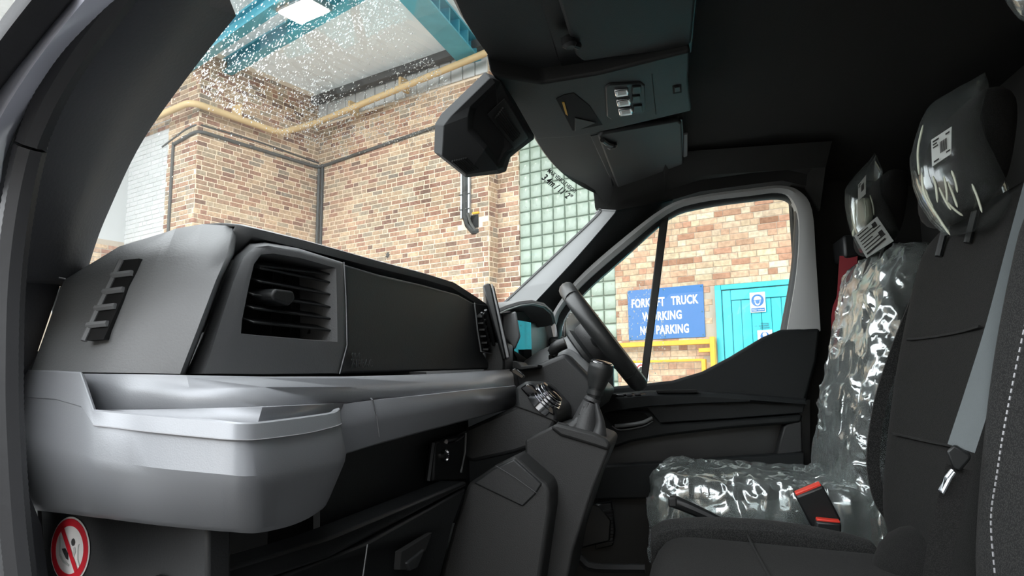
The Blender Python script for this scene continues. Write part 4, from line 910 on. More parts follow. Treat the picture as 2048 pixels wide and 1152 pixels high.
# touch screen
ts = empty('touch_screen', (-.34, 1.6, 1.5), label='upright black touch screen seen from its edge on the dashboard', cat='screen')
b = MB(); b.prism([P(x, y, Y=1.5) for x, y in ((965, 571), (974, 566), (981, 567), (1012, 716), (1007, 720))], V((-.055, .23, 0))); b.build('screen_back', 'black_plastic', ts, bevel=.003)
b = MB(); b.prism([P(x, y, Y=1.498) for x, y in ((982, 567), (986, 569), (1019, 714), (1013, 717))], V((-.052, .234, 0))); b.build('screen_bezel', 'dash_plastic', ts, bevel=.0015)
b = MB(); q = [P(x, y, Y=1.502) for x, y in ((987, 572), (1019, 711))]; b.prism([q[0], q[1], q[1] + V((-.05, .225, 0)), q[0] + V((-.05, .225, 0))], V((.0015, 0, .0))); b.build('screen_glass', 'gloss_black', ts, smooth=False)
b = MB(); b.box((-.36, 1.62, 1.56), .05, .10, .08); b.build('screen_mount', 'black_plastic', ts, bevel=.006)

# steering wheel, column and stalks
sw = empty('steering_wheel', (-.139, 1.92, 1.5), label='black leather steering wheel with flat bottom', cat='steering wheel')
wc = V((-.136, 1.93, 1.628)); wa = V((.81, 0, .585)).normalized(); wd = V((.585, 0, -.81)).normalized(); wy = V((0, 1, 0))
rim = []
for k in range(72):
    a = 2 * pi * k / 72; r = .166; dn = cos(a) * r
    if dn > .150: dn = .150 + (dn - .150) * .25
    rim.append(wc + wd * dn + wy * (sin(a) * r))
def ring_tube(path, ra, rb, n=12):
    rows = []
    for i, p in enumerate(path):
        t = (path[(i + 1) % len(path)] - path[i - 1]).normalized(); e1 = t.cross(wa).normalized(); rows.append([p + e1 * (ra * cos(2 * pi * k / n)) + wa * (rb * sin(2 * pi * k / n)) for k in range(n)])
    rows.append(rows[0]); return rows
b = MB(); b.grid(ring_tube(rim, .0185, .0225), closed=True); b.build('rim', 'leather', sw, angle=60)
for k in (9, 63, 27, 45):
    p = rim[k]; t = (rim[k + 1] - rim[k - 1]).normalized(); b = MB(); b.lathe(p - t * .001, t, [(.0170, 0), (.0212, 0), (.0212, .0014), (.0170, .0014)], 16); b.build('rim_joint', 'void', sw)
hubp = wc - wa * .035
b = MB(); b.lathe(hubp, wa, [(.05, -.03), (.068, -.01), (.070, .01), (.055, .022), (.02, .026)], 24); b.build('airbag_hub', 'leather_soft', sw, angle=50)
for (dy, dd_) in ((-1, .12), (1, .12), (0, 1)):
    tgt = wc + (wy * dy * .15 + wd * dd_ * (.02 if dy else .14)); m_ = hubp.lerp(tgt, .5) - wa * .004
    b = MB(); b.tube([hubp, m_, tgt], [.026, .018, .012], 8, ry=.010, up=wa); b.build('spoke', 'dash_dark', sw)
b = MB(); b.prism([P(x, y, Y=1.78) for x, y in ((1196, 662), (1215, 668), (1240, 705), (1238, 712), (1222, 700))], V((0, .03, 0))); b.build('spoke_trim', 'gloss_black', sw, bevel=.003)
sc_ = empty('steering_column', (-.25, 1.92, 1.5), label='dark steering column cover with stalk behind the wheel', cat='steering column')
ca = wc - wa * .24; b = MB(); b.lathe(ca, wa, [(.075, -.05), (.082, .0), (.078, .08), (.068, .12), (.064, .165)], 20); b.build('upper_cover', 'dash_plastic', sc_, angle=50)
b = MB(); b.lathe(ca, wa, [(.070, .164), (.073, .168), (.073, .178), (.06, .188)], 20); b.build('collar', 'dash_dark', sc_)
b = MB(); b.prism([P(x, y, Y=1.80) for x, y in ((1096, 720), (1130, 690), (1180, 730), (1196, 772), (1160, 800), (1110, 805))], V((0, .22, 0))); b.build('lower_cover', 'dash_plastic', sc_, bevel=.02, seg=4)
b = MB(); b.lathe(P(1108, 744, Y=1.795), (.2, -1, .1), [(.014, -.01), (.0155, .003), (.012, .004)], 16); b.build('stalk_gaiter', 'void', sc_)
st = wire('stalk', [(1108, 747, 1.795), (1108, 728, 1.77), (1106, 712, 1.76), (1110, 700, 1.755)], .0115, 'black_plastic', sc_, n=10)
b = MB(); q = [P(x, y, Y=1.75) for x, y in ((1100, 706), (1108, 698), (1118, 691), (1131, 686))]; b.tube(q, [.009, .0145, .0155, .0145], 12); b.build('stalk_knob', 'black_plastic', sc_)

# gear lever
gl_ = empty('gear_lever', (-.15, 1.5, 1.39), label='black gear lever with pleated boot on the console', cat='gear lever')
def gt(name, lst, rad, mat, n=14, Y=1.47): b = MB(); b.tube(smooth_path([P(x, y, Y=Y) for x, y in lst], 4), smooth_r(rad, 4), n); return b.build(name, mat, gl_, angle=60)
def smooth_r(r, n):
    out = []
    for i in range(len(r) - 1): out += [lerp(r[i], r[i + 1], k / n) for k in range(n)]
    return out + [r[-1]]
gt('boot', [(1166, 884), (1168, 862), (1174, 835), (1181, 810), (1187, 796)], [.042, .034, .026, .019, .0165], 'leather_soft')
for (x0, y0, x1, y1) in ((1130, 866, 1168, 812), (1140, 872, 1176, 806), (1196, 874, 1192, 806)):
    gt('boot_pleat', [(x0, y0), ((x0 + x1) / 2 + 6, (y0 + y1) / 2 + 6), (x1, y1)], [.018, .010, .004], 'leather_soft', 8, Y=1.455)
gt('boot_fold', [(1112, 852), (1128, 860), (1150, 868)], [.010, .014, .008], 'leather_soft', 8, Y=1.43)
gt('shaft', [(1186, 800), (1190, 785), (1193, 772)], [.0135, .0155, .0165], 'black_plastic')
gt('collar', [(1189, 790), (1191, 781)], [.0175, .0175], 'leather')
gt('knob', [(1192, 776), (1195, 764), (1198, 750), (1202, 737), (1204, 728)], [.0175, .0205, .0245, .0262, .0245], 'leather')
ga = (P(1207, 718, Y=1.47) - P(1195, 764, Y=1.47)).normalized(); gc = P(1204, 728, Y=1.47)
b = MB(); b.lathe(gc, ga + V((0, -.15, 0)), [(.0235, -.004), (.0245, 0), (.0235, .003), (.020, .004)], 24); b.build('knob_ring', 'chrome', gl_)
b = MB(); b.lathe(gc, ga + V((0, -.15, 0)), [(.021, .002), (.020, .0055), (.008, .007)], 24); b.build('knob_cap', 'gloss_black', gl_)

# round red sticker on the lower dash end
stc = PP(142, 1099, LPA, LPN) + LPN * .0004; sk_ = empty('warning_sticker', stc, label='round white sticker with red ring and slash under the silver tray', cat='sticker')
def sdisc(nm, r, ri, d, mat, n=40):
    b = MB(); o_ = [stc + LPE * (r * cos(2 * pi * k / n)) + UP * (r * sin(2 * pi * k / n)) + LPN * (.003 - d) for k in range(n)]
    if ri:
        i_ = [stc + LPE * (ri * cos(2 * pi * k / n)) + UP * (ri * sin(2 * pi * k / n)) + LPN * (.003 - d) for k in range(n)]; up_ = LPN * .0005
        b.grid([o_, [p + up_ for p in o_], [p + up_ for p in i_], i_], closed=True)
    else: b.prism(o_, LPN * .0005)
    return b.build(nm, mat, sk_, smooth=False)
def spoly(nm, lst, d, mat): b = MB(); b.prism([stc + LPE * x + UP * z + LPN * (.003 - d) for x, z in lst], LPN * .0004); return b.build(nm, mat, sk_, smooth=False)
sdisc('backing', .0365, 0, .0025, 'sticker_white'); sdisc('red_ring', .0345, .0265, .0018, 'sticker_red')
an = radians(-54); c_, s_ = cos(an), sin(an)
spoly('slash', [(c_ * a_ - s_ * b_, s_ * a_ + c_ * b_) for a_, b_ in ((-.027, -.003), (.027, -.003), (.027, .003), (-.027, .003))], .0014, 'sticker_red')
spoly('figure_head', [(.006 + .0035 * cos(t * .785), .009 + .0042 * sin(t * .785)) for t in range(8)], .0017, 'print')
spoly('figure_body', [(.010, .004), (.012, -.001), (.009, -.008), (.006, -.006), (.008, -.001), (.007, .003)], .0017, 'sticker_grey')
spoly('child_seat', [(-.014, .0), (-.008, .001), (-.002, -.004), (-.001, -.011), (-.005, -.010), (-.012, -.003)], .0017, 'print')
spoly('airbag_outline', [(.0155, .006), (.0175, .008), (.0165, .002), (.0175, -.008), (.0215, -.015), (.0205, -.016), (.0160, -.009), (.0150, .0)], .0017, 'sticker_grey')
spoly('seat_outline', [(-.021, .014), (-.018, .012), (-.016, -.006), (-.010, -.012), (.002, -.016), (.001, -.018), (-.011, -.0145), (-.018, -.008)], .0017, 'sticker_grey')

# ================================================================== ROOF CONSOLE, VISORS, CAMERA HOUSING
NP = V((-.2, 0, 1)).normalized(); P0 = V((-.29, 0, 2.125))
def PN(x, y, d=0.): return PP(x, y, P0 - NP * d, NP)
def nslab(name, lst, d, th, mat, par, bev=.004, seg=2): b = MB(); b.prism([PN(x, y, d) for x, y in lst], NP * th); return b.build(name, mat, par, bevel=bev, seg=seg)
oc = empty('roof_console', PN(1200, 200, .03), label='dark roof console with three clear reading lamps', cat='console')
nslab('console_body', [(980, 145), (1069, 279), (1145, 275), (1232, 258), (1384, 222), (1378, 160), (1382, 102), (1197, 148), (1086, 166), (1000, 152)], .032, .045, 'overhead_plastic', oc, .012, 3)
lpn = nslab('lamp_panel', [(1211, 176), (1218, 170), (1282, 166), (1290, 172), (1292, 218), (1286, 228), (1222, 240), (1214, 234)], .036, .01, 'dash_dark', oc, .003)
for (x, y) in ((1244, 188), (1248, 208), (1252, 226)):
    lm = nslab('reading_lamp', [(x - 15, y - 5), (x + 13, y - 9), (x + 15, y + 4), (x - 13, y + 8)], .041, .012, 'chrome', oc, .003)
    nslab('lamp_lens', [(x - 9, y - 2), (x + 8, y - 5), (x + 9, y + 1), (x - 8, y + 4)], .0425, .004, 'sticker_white', lm, .001)
for (x, y, w) in ((1274, 181, 9), (1273, 200, 8), (1276, 219, 9)): nslab('lamp_switch', [(x - w, y - 6), (x + w, y - 8), (x + w, y + 6), (x - w, y + 8)], .040, .006, 'black_plastic', oc, .002)
nslab('card_slot', [(1112, 198), (1128, 190), (1148, 186), (1180, 212), (1205, 250), (1145, 262)], .0335, .006, 'void', oc, .001)
nslab('slot_flap', [(1150, 236), (1192, 246), (1150, 263)], .036, .004, 'dash_dark', oc, .001)
nslab('yellow_mark', [(1124, 205), (1129, 205), (1136, 232), (1131, 228)], .035, .003, 'yellow_paint', oc, 0)
nslab('square_button', [(1345, 173), (1363, 170), (1364, 186), (1346, 189)], .034, .006, 'void', oc, .002); nslab('button_face', [(1349, 176), (1360, 174), (1361, 183), (1350, 185)], .036, .004, 'dash_dark', oc, .001)
b = MB(); b.tube([PN(x, y, .033) for x, y in ((1304, 148), (1308, 190), (1312, 229))], .0008, 4); b.build('console_seam', 'void', oc)
def visor(lab, body, recess, pivot, strip_=None):
    vz = empty('sun_visor', PN(*body[0], .02), label=lab, cat='sun visor')
    nslab('visor_recess', recess, .002, .006, 'black_plastic', vz, .004)
    nslab('visor_board', body, .018, .014, 'overhead_plastic', vz, .006, 3)
    b = MB(); b.tube([PN(x, y, .024) for x, y in pivot], .007, 8); b.build('visor_pivot', 'black_plastic', vz)
    b = MB(); b.lathe(PN(*pivot[-1], .02), -NP, [(.014, -.008), (.014, .006), (.008, .012)], 14); b.build('pivot_mount', 'black_plastic', vz)
    if strip_: nslab('visor_edge', strip_, .006, .008, 'dash_plastic', vz, .003)
visor('near sun visor folded up above the passenger seat', [(1107, -30), (1152, 112), (1166, 124), (1372, 96), (1383, 86), (1398, -60)], [(1060, -60), (1122, 138), (1384, 106), (1402, -60)], [(1158, 92), (1146, 88), (1138, 84)])
visor('far sun visor folded up above the driver seat', [(1196, 275), (1204, 268), (1358, 242), (1364, 248), (1367, 360), (1360, 368), (1252, 391), (1240, 388)], [(1180, 272), (1366, 238), (1376, 372), (1240, 402)], [(1205, 280), (1214, 287), (1224, 290)], [(1367, 270), (1376, 268), (1375, 358), (1366, 366)])
# camera housing hanging at the top of the windscreen
ch = empty('camera_housing', P(1000, 200, Y=1.5), label='faceted black sensor housing with vent slots on the windscreen', cat='sensor housing')
def zc(x, y): return (860 + x * .217, 120 + y * .217)
sil = [(505, 110, 1.42), (100, 500, 1.42), (45, 590, 1.42), (35, 850, 1.45), (330, 1085, 1.52), (640, 1050, 1.60), (700, 1030, 1.62), (740, 900, 1.63), (800, 850, 1.64), (960, 730, 1.66), (960, 690, 1.64), (790, 390, 1.54), (650, 170, 1.47)]
ridge = [(560, 160, 1.40), (190, 520, 1.38), (125, 605, 1.375), (110, 885, 1.41), (335, 1060, 1.48), (625, 1010, 1.55), (672, 990, 1.57), (715, 880, 1.58), (770, 835, 1.595), (910, 725, 1.615), (905, 660, 1.59), (760, 410, 1.50), (650, 200, 1.43)]
inner = [(608, 205, 1.405), (375, 425, 1.40), (350, 520, 1.40), (345, 660, 1.41), (500, 830, 1.45), (620, 985, 1.53), (640, 960, 1.545), (660, 900, 1.555), (680, 860, 1.56), (740, 820, 1.57), (740, 700, 1.55), (640, 480, 1.49), (612, 300, 1.43)]
core = [(600, 260, 1.43), (430, 440, 1.435), (400, 540, 1.44), (400, 640, 1.445), (530, 790, 1.48), (620, 920, 1.55), (640, 900, 1.56), (650, 870, 1.56), (660, 830, 1.56), (690, 790, 1.56), (690, 690, 1.54), (620, 500, 1.49), (605, 330, 1.45)]
rows = [[P(*zc(x, y), Y=Y * .89) for x, y, Y in L_] for L_ in (sil, ridge, inner, core)]
cen = sum(rows[0], V()) / len(sil); rows = [[cen + (p - cen) * .8 + V((-.004, .045, .02)) for p in rows[0]]] + rows
b = MB(); b.grid(rows, closed=True, caps=True); b.build('housing_shell', 'housing_plastic', ch, angle=14, bevel=.002)
vp = [(520, 500, 1.475), (690, 345, 1.455), (895, 690, 1.60), (760, 800, 1.585)]
pv = [P(*zc(x, y), Y=Y * .89 - .012) for x, y, Y in vp]; b = MB(); b.prism(pv, V((0, .02, 0))); b.build('vent_plate', 'overhead_plastic', ch, bevel=.002)
def slots(a0, a1, c0, c1, n, nm, d):
    for k in range(n):
        t = (k + .5) / n; p = a0.lerp(a1, t); q = c0.lerp(c1, t); b = MB(); b.tube([p + V((0, -d, 0)), q + V((0, -d, 0))], .0023, 5); b.build(nm, 'void', ch)
Z4 = lambda x, y, Y: P(*zc(x, y), Y=Y * .89)
slots(Z4(600, 545, 1.462), Z4(680, 440, 1.447), Z4(765, 755, 1.56), Z4(840, 690, 1.575), 6, 'vent_slot', .003)
slots(Z4(200, 940, 1.425), Z4(345, 905, 1.445), Z4(325, 1045, 1.475), Z4(455, 1005, 1.495), 7, 'vent_slot', .004)

# ================================================================== SEATS
def ss(t): t = min(1, max(0, t)); return t * t * (3 - 2 * t)
def back_front(z, z0, x0, lean, h): return x0 + lean * max(0, (z - z0) / h) ** 1.5
def backrest_rings(y0, y1, z0, z1, x0, lean, th, bol, n=14, m=28, infl=0., topw=.93):
    rings = []; yc = (y0 + y1) / 2; hw = (y1 - y0) / 2
    for i in range(n + 1):
        t = i / n; z = lerp(z0, z1, t); xf_ = back_front(z, z0, x0, lean, z1 - z0)
        w = hw * lerp(1, topw, ss((t - .55) / .45)); e = min(1, sqrt(max(0, 1 - ((max(t, .86) - .86) / .14) ** 2)) * .9 + .1); eb = min(1, .55 + t * 5)
        ring = []
        for k in range(m):
            a = 2 * pi * k / m; cx_, cy_ = cos(a), sin(a)
            sx = abs(cx_) ** .55 * (1 if cx_ > 0 else -1); sy = abs(cy_) ** .40 * (1 if cy_ > 0 else -1)
            x = xf_ + th / 2 + sx * (th / 2 * e * eb + infl); y = yc + sy * (w * (.55 + .45 * e) + infl)
            if sx < 0: x += bol * (1 - min(1, abs(sy) / .8) ** 3) * (.4 + .6 * (1 - abs(2 * t - 1)))
            ring.append(V((x, y, z + infl * (2 * t - 1))))
        rings.append(ring)
    return rings
def cushion_rings(y0, y1, x0, x1, zf, zr, th, bol, n=14, m=28, infl=0.):
    rings = []; yc = (y0 + y1) / 2; hw = (y1 - y0) / 2
    for i in range(n + 1):
        t = i / n; x = lerp(x0, x1, t); e = sqrt(max(0, 1 - (max(0, .16 - t) / .16) ** 2)) * .9 + .1; zt = lerp(zf, zr, t) - .02 * (1 - e)
        ring = []
        for k in range(m):
            a = 2 * pi * k / m; cz, cy_ = cos(a), sin(a)
            sz = abs(cz) ** .5 * (1 if cz > 0 else -1); sy = abs(cy_) ** .42 * (1 if cy_ > 0 else -1)
            z = zt - th / 2 + sz * (th / 2 * e + infl); y = yc + sy * (hw * (.85 + .15 * e) + infl)
            if sz > 0: z -= bol * (1 - min(1, abs(sy) / .8) ** 3)
            ring.append(V((x + infl * (2 * t - 1), y, z)))
        rings.append(ring)
    return rings
def ringmesh(name, rings, mat, par, sub=1, disp=None): b = MB(); b.grid(rings if not disp else [[disp(p) for p in r] for r in rings], closed=True, caps=True); return b.build(name, mat, par, sub=sub, angle=70)
def ribbon(name, pth, w, mat, par, wdir=None, th=.0018, n=6):
    q = smooth_path(pth, n) if len(pth) > 2 else [V(p) for p in pth]; rows = []
    for i, p in enumerate(q):
        t = (q[min(i + 1, len(q) - 1)] - q[max(i - 1, 0)]).normalized(); nn = V(wdir); s = t.cross(nn).normalized(); nz = s.cross(t).normalized()
        rows.append([p - s * w / 2, p + s * w / 2, p + s * w / 2 + nz * th, p - s * w / 2 + nz * th])
    b = MB(); b.grid(rows, closed=True, caps=True); return b.build(name, mat, par, angle=50)

# passenger bench
pb = empty('passenger_bench', (.2, 1.06, .83), label='dark grey cloth double passenger bench in the foreground', cat='seat')
ringmesh('cushion', cushion_rings(.62, 1.485, -.035, .46, 1.235, 1.205, .17, .012, n=18), 'seat_cloth', pb)
strip_p = [P(x, y, Y=1.47) for x, y in ((1300, 1066), (1330, 1050), (1400, 1044), (1500, 1047), (1600, 1058), (1700, 1078), (1745, 1092))]
rows = []
for p in smooth_path(strip_p, 4): rows.append([p + V((0, .022, -.10)), p + V((0, .030, -.03)), p + V((0, .024, -.002)), p + V((0, .002, .012)), p + V((0, -.03, .010)), p + V((0, -.055, .001)), p + V((0, -.055, -.03)), p + V((0, 0, -.1))])
b = MB(); b.grid(rows, closed=True, caps=True); b.build('side_bolster', 'seat_cloth_light', pb, sub=1, angle=70)
gr = [V((.155, y, 1.2265 - .012 + .016 * ((y - 1.06) / .43) ** 4)) for y in (.8, 1.0, 1.2, 1.35, 1.42)]
b = MB(); b.tube(gr, .0022, 6); b.build('cushion_seam', 'void', pb)
ringmesh('backrest', backrest_rings(1.035, 1.51, 1.19, 1.815, .388, .128, .13, .018, n=16), 'seat_cloth', pb)
ringmesh('outer_backrest', backrest_rings(.60, 1.03, 1.19, 1.78, .355, .115, .15, .03, n=16), 'seat_cloth_light', pb)
pe = [P(x, y, Y=1.512) for x, y in ((1792, 1046), (1764, 1008), (1749, 955), (1747, 900), (1758, 820), (1774, 760), (1802, 680), (1838, 590), (1874, 492))]
ribbon('side_piping', pe, .022, 'seat_cloth_light', pb, wdir=(0, 1, 0), th=.006)
b = MB(); b.tube(smooth_path([p + V((.010, .004, 0)) for p in pe], 4), .0025, 6); b.build('piping_seam', 'black_plastic', pb)
hb = P(1812, 1096, Y=1.33); b = MB()
b.lathe(hb + V((.03, -.02, -.05)), (.25, 0, 1), [(.02, -.09), (.075, -.07), (.095, -.02), (.090, .04), (.065, .075), (.02, .088)], 20); b.build('hip_bolster', 'seat_cloth', pb, sub=1, angle=70)
for k, (z,) in enumerate(((1.58,), (1.41,))):
    q = [V((back_front(z, 1.19, .388, .115, .57) + .018 * (1 - abs((y - 1.27) / .2) ** 3) * .9 - .008, y, z - .004 * cos((y - 1.27) * 8))) for y in (1.12, 1.18, 1.24, 1.30, 1.36, 1.42)]
    b = MB(); b.tube(q, .0022, 5); b.build('backrest_crease', 'void', pb)
stl = smooth_path([P(x, y, X=X) for x, y, X in ((2060, 640, .41), (2035, 760, .385), (2016, 860, .366), (2002, 950, .357), (1990, 1040, .353), (1998, 1150, .353))], 7)
b = MB()
for i in range(0, len(stl) - 1): b.tube([stl[i].lerp(stl[i + 1], .15) + V((-.004, 0, 0)), stl[i].lerp(stl[i + 1], .72) + V((-.004, 0, 0))], .0011, 5)
b.build('stitching', 'seam', pb, kind='stuff')
b = MB(); b.box((.24, 1.06, .98), .36, .8, .30); b.build('bench_base', 'void', pb, bevel=.02)
# its middle head restraint
def restraint(c, par, sx=.08, sy=.25, sz=.21, lean=.22):
    rings = []
    for i in range(9):
        t = -1 + 2 * i / 8; e = max(.25, (1 - abs(t) ** 3.2) ** .4); rings.append([c + V((sx / 2 * e * abs(cos(a)) ** .6 * (1 if cos(a) > 0 else -1) + lean * t * sz / 2, sy / 2 * (.5 + .5 * e) * abs(sin(a)) ** .5 * (1 if sin(a) > 0 else -1), t * sz / 2)) for a in [2 * pi * k / 20 for k in range(20)]])
    o_ = ringmesh('head_restraint', rings, 'seat_cloth', par)
    for dy in (-.06, .06): b = MB(); b.tube([c + V((-.01, dy, -sz / 2 + .02)), c + V((-.03, dy, -sz / 2 - .045))], .006, 8); b.build('restraint_post', 'black_plastic', par)
    return o_
restraint(V((.520, 1.28, 1.868)), pb)
restraint(V((.525, .80, 1.885)), pb)

# driver seat
ds = empty('driver_seat', (.2, 1.96, .83), label='dark driver seat sealed in clear plastic film', cat='seat')
DC = dict(y0=1.735, y1=2.19, x0=-.015, x1=.47, zf=1.285, zr=1.265, th=.17, bol=.02); DB = dict(y0=1.735, y1=2.195, z0=1.22, z1=1.82, x0=.425, lean=.135, th=.12, bol=.02)
ringmesh('cushion', cushion_rings(**DC), 'seat_plain', ds); ringmesh('backrest', backrest_rings(**DB), 'seat_plain', ds)
restraint(V((.585, 1.955, 1.935)), ds)
b = MB(); b.box((.25, 1.96, 1.0), .36, .40, .32); b.build('seat_base', 'void', ds, bevel=.02)
pc = empty('plastic_cover', (.2, 1.96, 1.2), label='crumpled clear plastic cover over the driver seat', cat='plastic cover')
def crumple(a1, a2, sc=9.):
    def f(p):
        n1 = noise.noise(p * sc); n2 = noise.noise(p * sc * 2.7 + V((3, 1, 7))); r1 = 1 - abs(noise.noise(p * sc * .9 + V((9, 2, 4)))) * 2
        nv = noise.noise_vector(p * sc)
        q_ = V((p.x * .6 + p.z * .3, p.y, p.z * .6)); r2 = max(0, 1 - abs(noise.noise(q_ * sc * 1.5 + V((2, 8, 5)))) * 5) + .7 * max(0, 1 - abs(noise.noise(V((p.x, p.y * .5, p.z)) * sc * 2.3 + V((5, 3, 1)))) * 5)
        return p + V((-.5, -.35, .8)) * (r2 * a2 * .9) + nv * (a1 * .6) + V((-.5, .1, .8)) * (a1 * .35 * r1 + a2 * n2)
    return f
def folds(p): return p + V((-.006, 0, 0)) * sin(p.y * 55 + p.z * 22 + 3 * noise.noise(p * 5)) * 1.0
crf = crumple(.018, .009, 12.)
ringmesh('cushion_film', cushion_rings(**DC, infl=.012, n=84, m=160), 'film', pc, sub=0, disp=crf)
ringmesh('backrest_film', backrest_rings(**DB, infl=.012, n=90, m=160), 'film', pc, sub=0, disp=lambda p: folds(crf(p)))
def skirt(y, z0, z1):    # loose film hanging below the cushion on the near side
    rows = []
    for i in range(40):
        x = lerp(-.03, .46, i / 39); rows.append([crumple(.02, .006, 11)(V((x, y - .012 - .03 * t * (.5 + .5 * noise.noise(V((x * 14, 0, 2)))) + .010 * sin(x * 60 + 3 * noise.noise(V((x * 9, t, 1)))), lerp(z0, z1, t)))) for t in [k / 14 for k in range(15)]])
    b = MB(); b.grid(rows); return b.build('film_skirt', 'film', pc, angle=70)
skirt(1.73, 1.235, 1.10)

# film bags over the head restraints with their paper labels
def bag(name, lab, outline, ya, yb_, seedv, par=None):
    t_ = empty(name, P(outline[0][0], outline[0][1], Y=(ya + yb_) / 2), label=lab, cat='plastic bag'); rows = []
    n = 64; cx_ = sum(p[0] for p in outline) / len(outline); cy_ = sum(p[1] for p in outline) / len(outline)
    ring2 = resample([V((x, y, 0)) for x, y in outline + outline[:1]], n + 1)[:-1]
    for (Y, s) in ((ya - .004, .05), (ya - .004, .35), (ya, .62), (ya + .015, .84), (ya + .05, .96), ((ya + yb_) / 2, 1.0), (yb_ - .04, .95), (yb_ - .01, .80), (yb_, .5), (yb_, .05)):
        rows.append([crumple(.014, .004, 8)(P(cx_ + (p.x - cx_) * s, cy_ + (p.y - cy_) * s, Y=Y) + V((seedv, 0, 0))) - V((seedv, 0, 0)) for p in ring2])
    b = MB(); b.grid(rows, closed=True, caps=True); b.build('bag_film', 'film_bag', t_, angle=70)
    return t_
bg1 = bag('headrest_bag', 'large clear plastic bag over the passenger head restraint', [(1974, 150), (1915, 185), (1862, 215), (1842, 245), (1834, 285), (1827, 330), (1834, 375), (1848, 410), (1870, 445), (1902, 478), (1950, 470), (2000, 455), (2036, 420), (2020, 370), (1998, 310), (1978, 270), (1970, 225), (1984, 170)], 1.10, 1.42, 0)
bg2 = bag('headrest_bag', 'small clear plastic bag over the driver head restraint', [(1752, 308), (1740, 330), (1715, 355), (1694, 385), (1696, 420), (1703, 460), (1722, 505), (1748, 512), (1790, 490), (1800, 470), (1786, 420), (1768, 380), (1766, 335)], 1.80, 2.10, 3)
def paperlabel(name, lab, quad, Y, lines, qr=True):
    q = [P(x, y, Y=Y) for x, y in quad]; t_ = empty(name, q[0], label=lab, cat='label'); e1 = (q[1] - q[0]); e2 = (q[3] - q[0])
    b = MB(); b.prism(q, V((.001, .0012, 0))); b.build('paper', 'paper', t_, smooth=False)
    def pt(a, c): return q[0] + e1 * a + e2 * c + V((-.0006, -.0012, 0))
    for (a, c, w, h) in lines:
        b = MB(); b.prism([pt(a, c), pt(a + w, c), pt(a + w, c + h), pt(a, c + h)], V((.0003, .0006, 0))); b.build('printed_line', 'print', t_, smooth=False)
    return t_
bar = [(.42 + .05 * k, .30, .028, .42) for k in range(7)] + [(.08, .10, .3, .06), (.08, .22, .2, .05), (.08, .33, .25, .05), (.7, .12, .2, .06), (.1, .86, .25, .06), (.7, .80, .2, .05)]
paperlabel('paper_label', 'white paper label with barcode on the large plastic bag', [(1862, 280), (1903, 253), (1902, 308), (1864, 333)], 1.085, bar)
paperlabel('paper_label', 'upper white paper label on the small plastic bag', [(1716, 370), (1732, 350), (1731, 388), (1716, 402)], 1.785, bar[:9])
paperlabel('paper_label', 'lower wide paper label printed with lines on the small plastic bag', [(1708, 472), (1754, 433), (1787, 482), (1733, 516)], 1.78, [(.1, .08 + .13 * k, .45 + .2 * (k % 3), .035) for k in range(6)] + [(.7, .1, .16, .18), (.76, .52, .16, .2), (.08, .86, .8, .07)])
# highlights on the film creases, put in as thin pale tubes
def glint(t_, lst, Y, r=.0016): b = MB(); b.tube(smooth_path([P(x, y, Y=Y) for x, y in lst], 4), [r * .4] + [r] * (4 * (len(lst) - 1) - 1) + [r * .3], 6); b.build('film_glint', 'foam_and_glint', t_)
for lst in (((1866, 352), (1872, 375), (1875, 405)), ((1888, 352), (1893, 380), (1894, 408)), ((1903, 341), (1910, 360), (1915, 385)), ((1878, 375), (1890, 400), (1902, 420)), ((1895, 362), (1908, 395), (1915, 415)), ((1850, 378), (1858, 400), (1866, 415)), ((1944, 368), (1955, 395), (1964, 425)), ((1890, 400), (1910, 420), (1926, 432)), ((1843, 345), (1850, 390), (1880, 440), (1900, 470)), ((1846, 250), (1836, 300), (1838, 350))): glint(bg1, lst, 1.092)
b = MB(); b.prism([P(x, y, Y=1.84) for x, y in ((1706, 400), (1722, 395), (1742, 392), (1748, 435), (1728, 452), (1708, 462))], V((.02, .1, 0))); b.build('foam_pad', 'foam_and_glint', bg2, bevel=.01, seg=3)
for lst in (((1712, 400), (1710, 430), (1712, 458)), ((1728, 396), (1732, 420), (1730, 445)), ((1740, 390), (1746, 410), (1748, 430))): glint(bg2, lst, 1.80)

# belts and buckles
sbm = empty('seat_belt', P(1985, 700, Y=1.02), label='grey seat belt hanging in front of the passenger bench', cat='seat belt')
bp_ = [P(x, y, Y=Y) for x, y, Y in ((2085, 330, 1.04), (2042, 490, 1.03), (2000, 650, 1.02), (1960, 780, 1.01), (1922, 897, 1.0))]
ribbon('webbing', bp_, .030, 'grey_webbing', sbm, wdir=(.35, .9, 0))
b = MB(); b.prism([P(x, y, Y=.99) for x, y in ((1892, 903), (1908, 889), (1940, 908), (1942, 918), (1920, 944), (1906, 938))], V((.006, .014, 0))); b.build('belt_tongue', 'black_plastic', sbm, bevel=.003)
b = MB(); b.tube([P(x, y, Y=.99) for x, y in ((1905, 940), (1893, 955), (1879, 980), (1884, 986), (1900, 955), (1908, 944))], .0025, 6); b.build('tongue_plate', 'galvanised', sbm)
ribbon('lap_webbing', [P(x, y, Y=1.0) for x, y in ((1918, 935), (1900, 1010), (1880, 1100), (1868, 1180))], .028, 'seat_cloth', sbm, wdir=(.35, .9, 0))
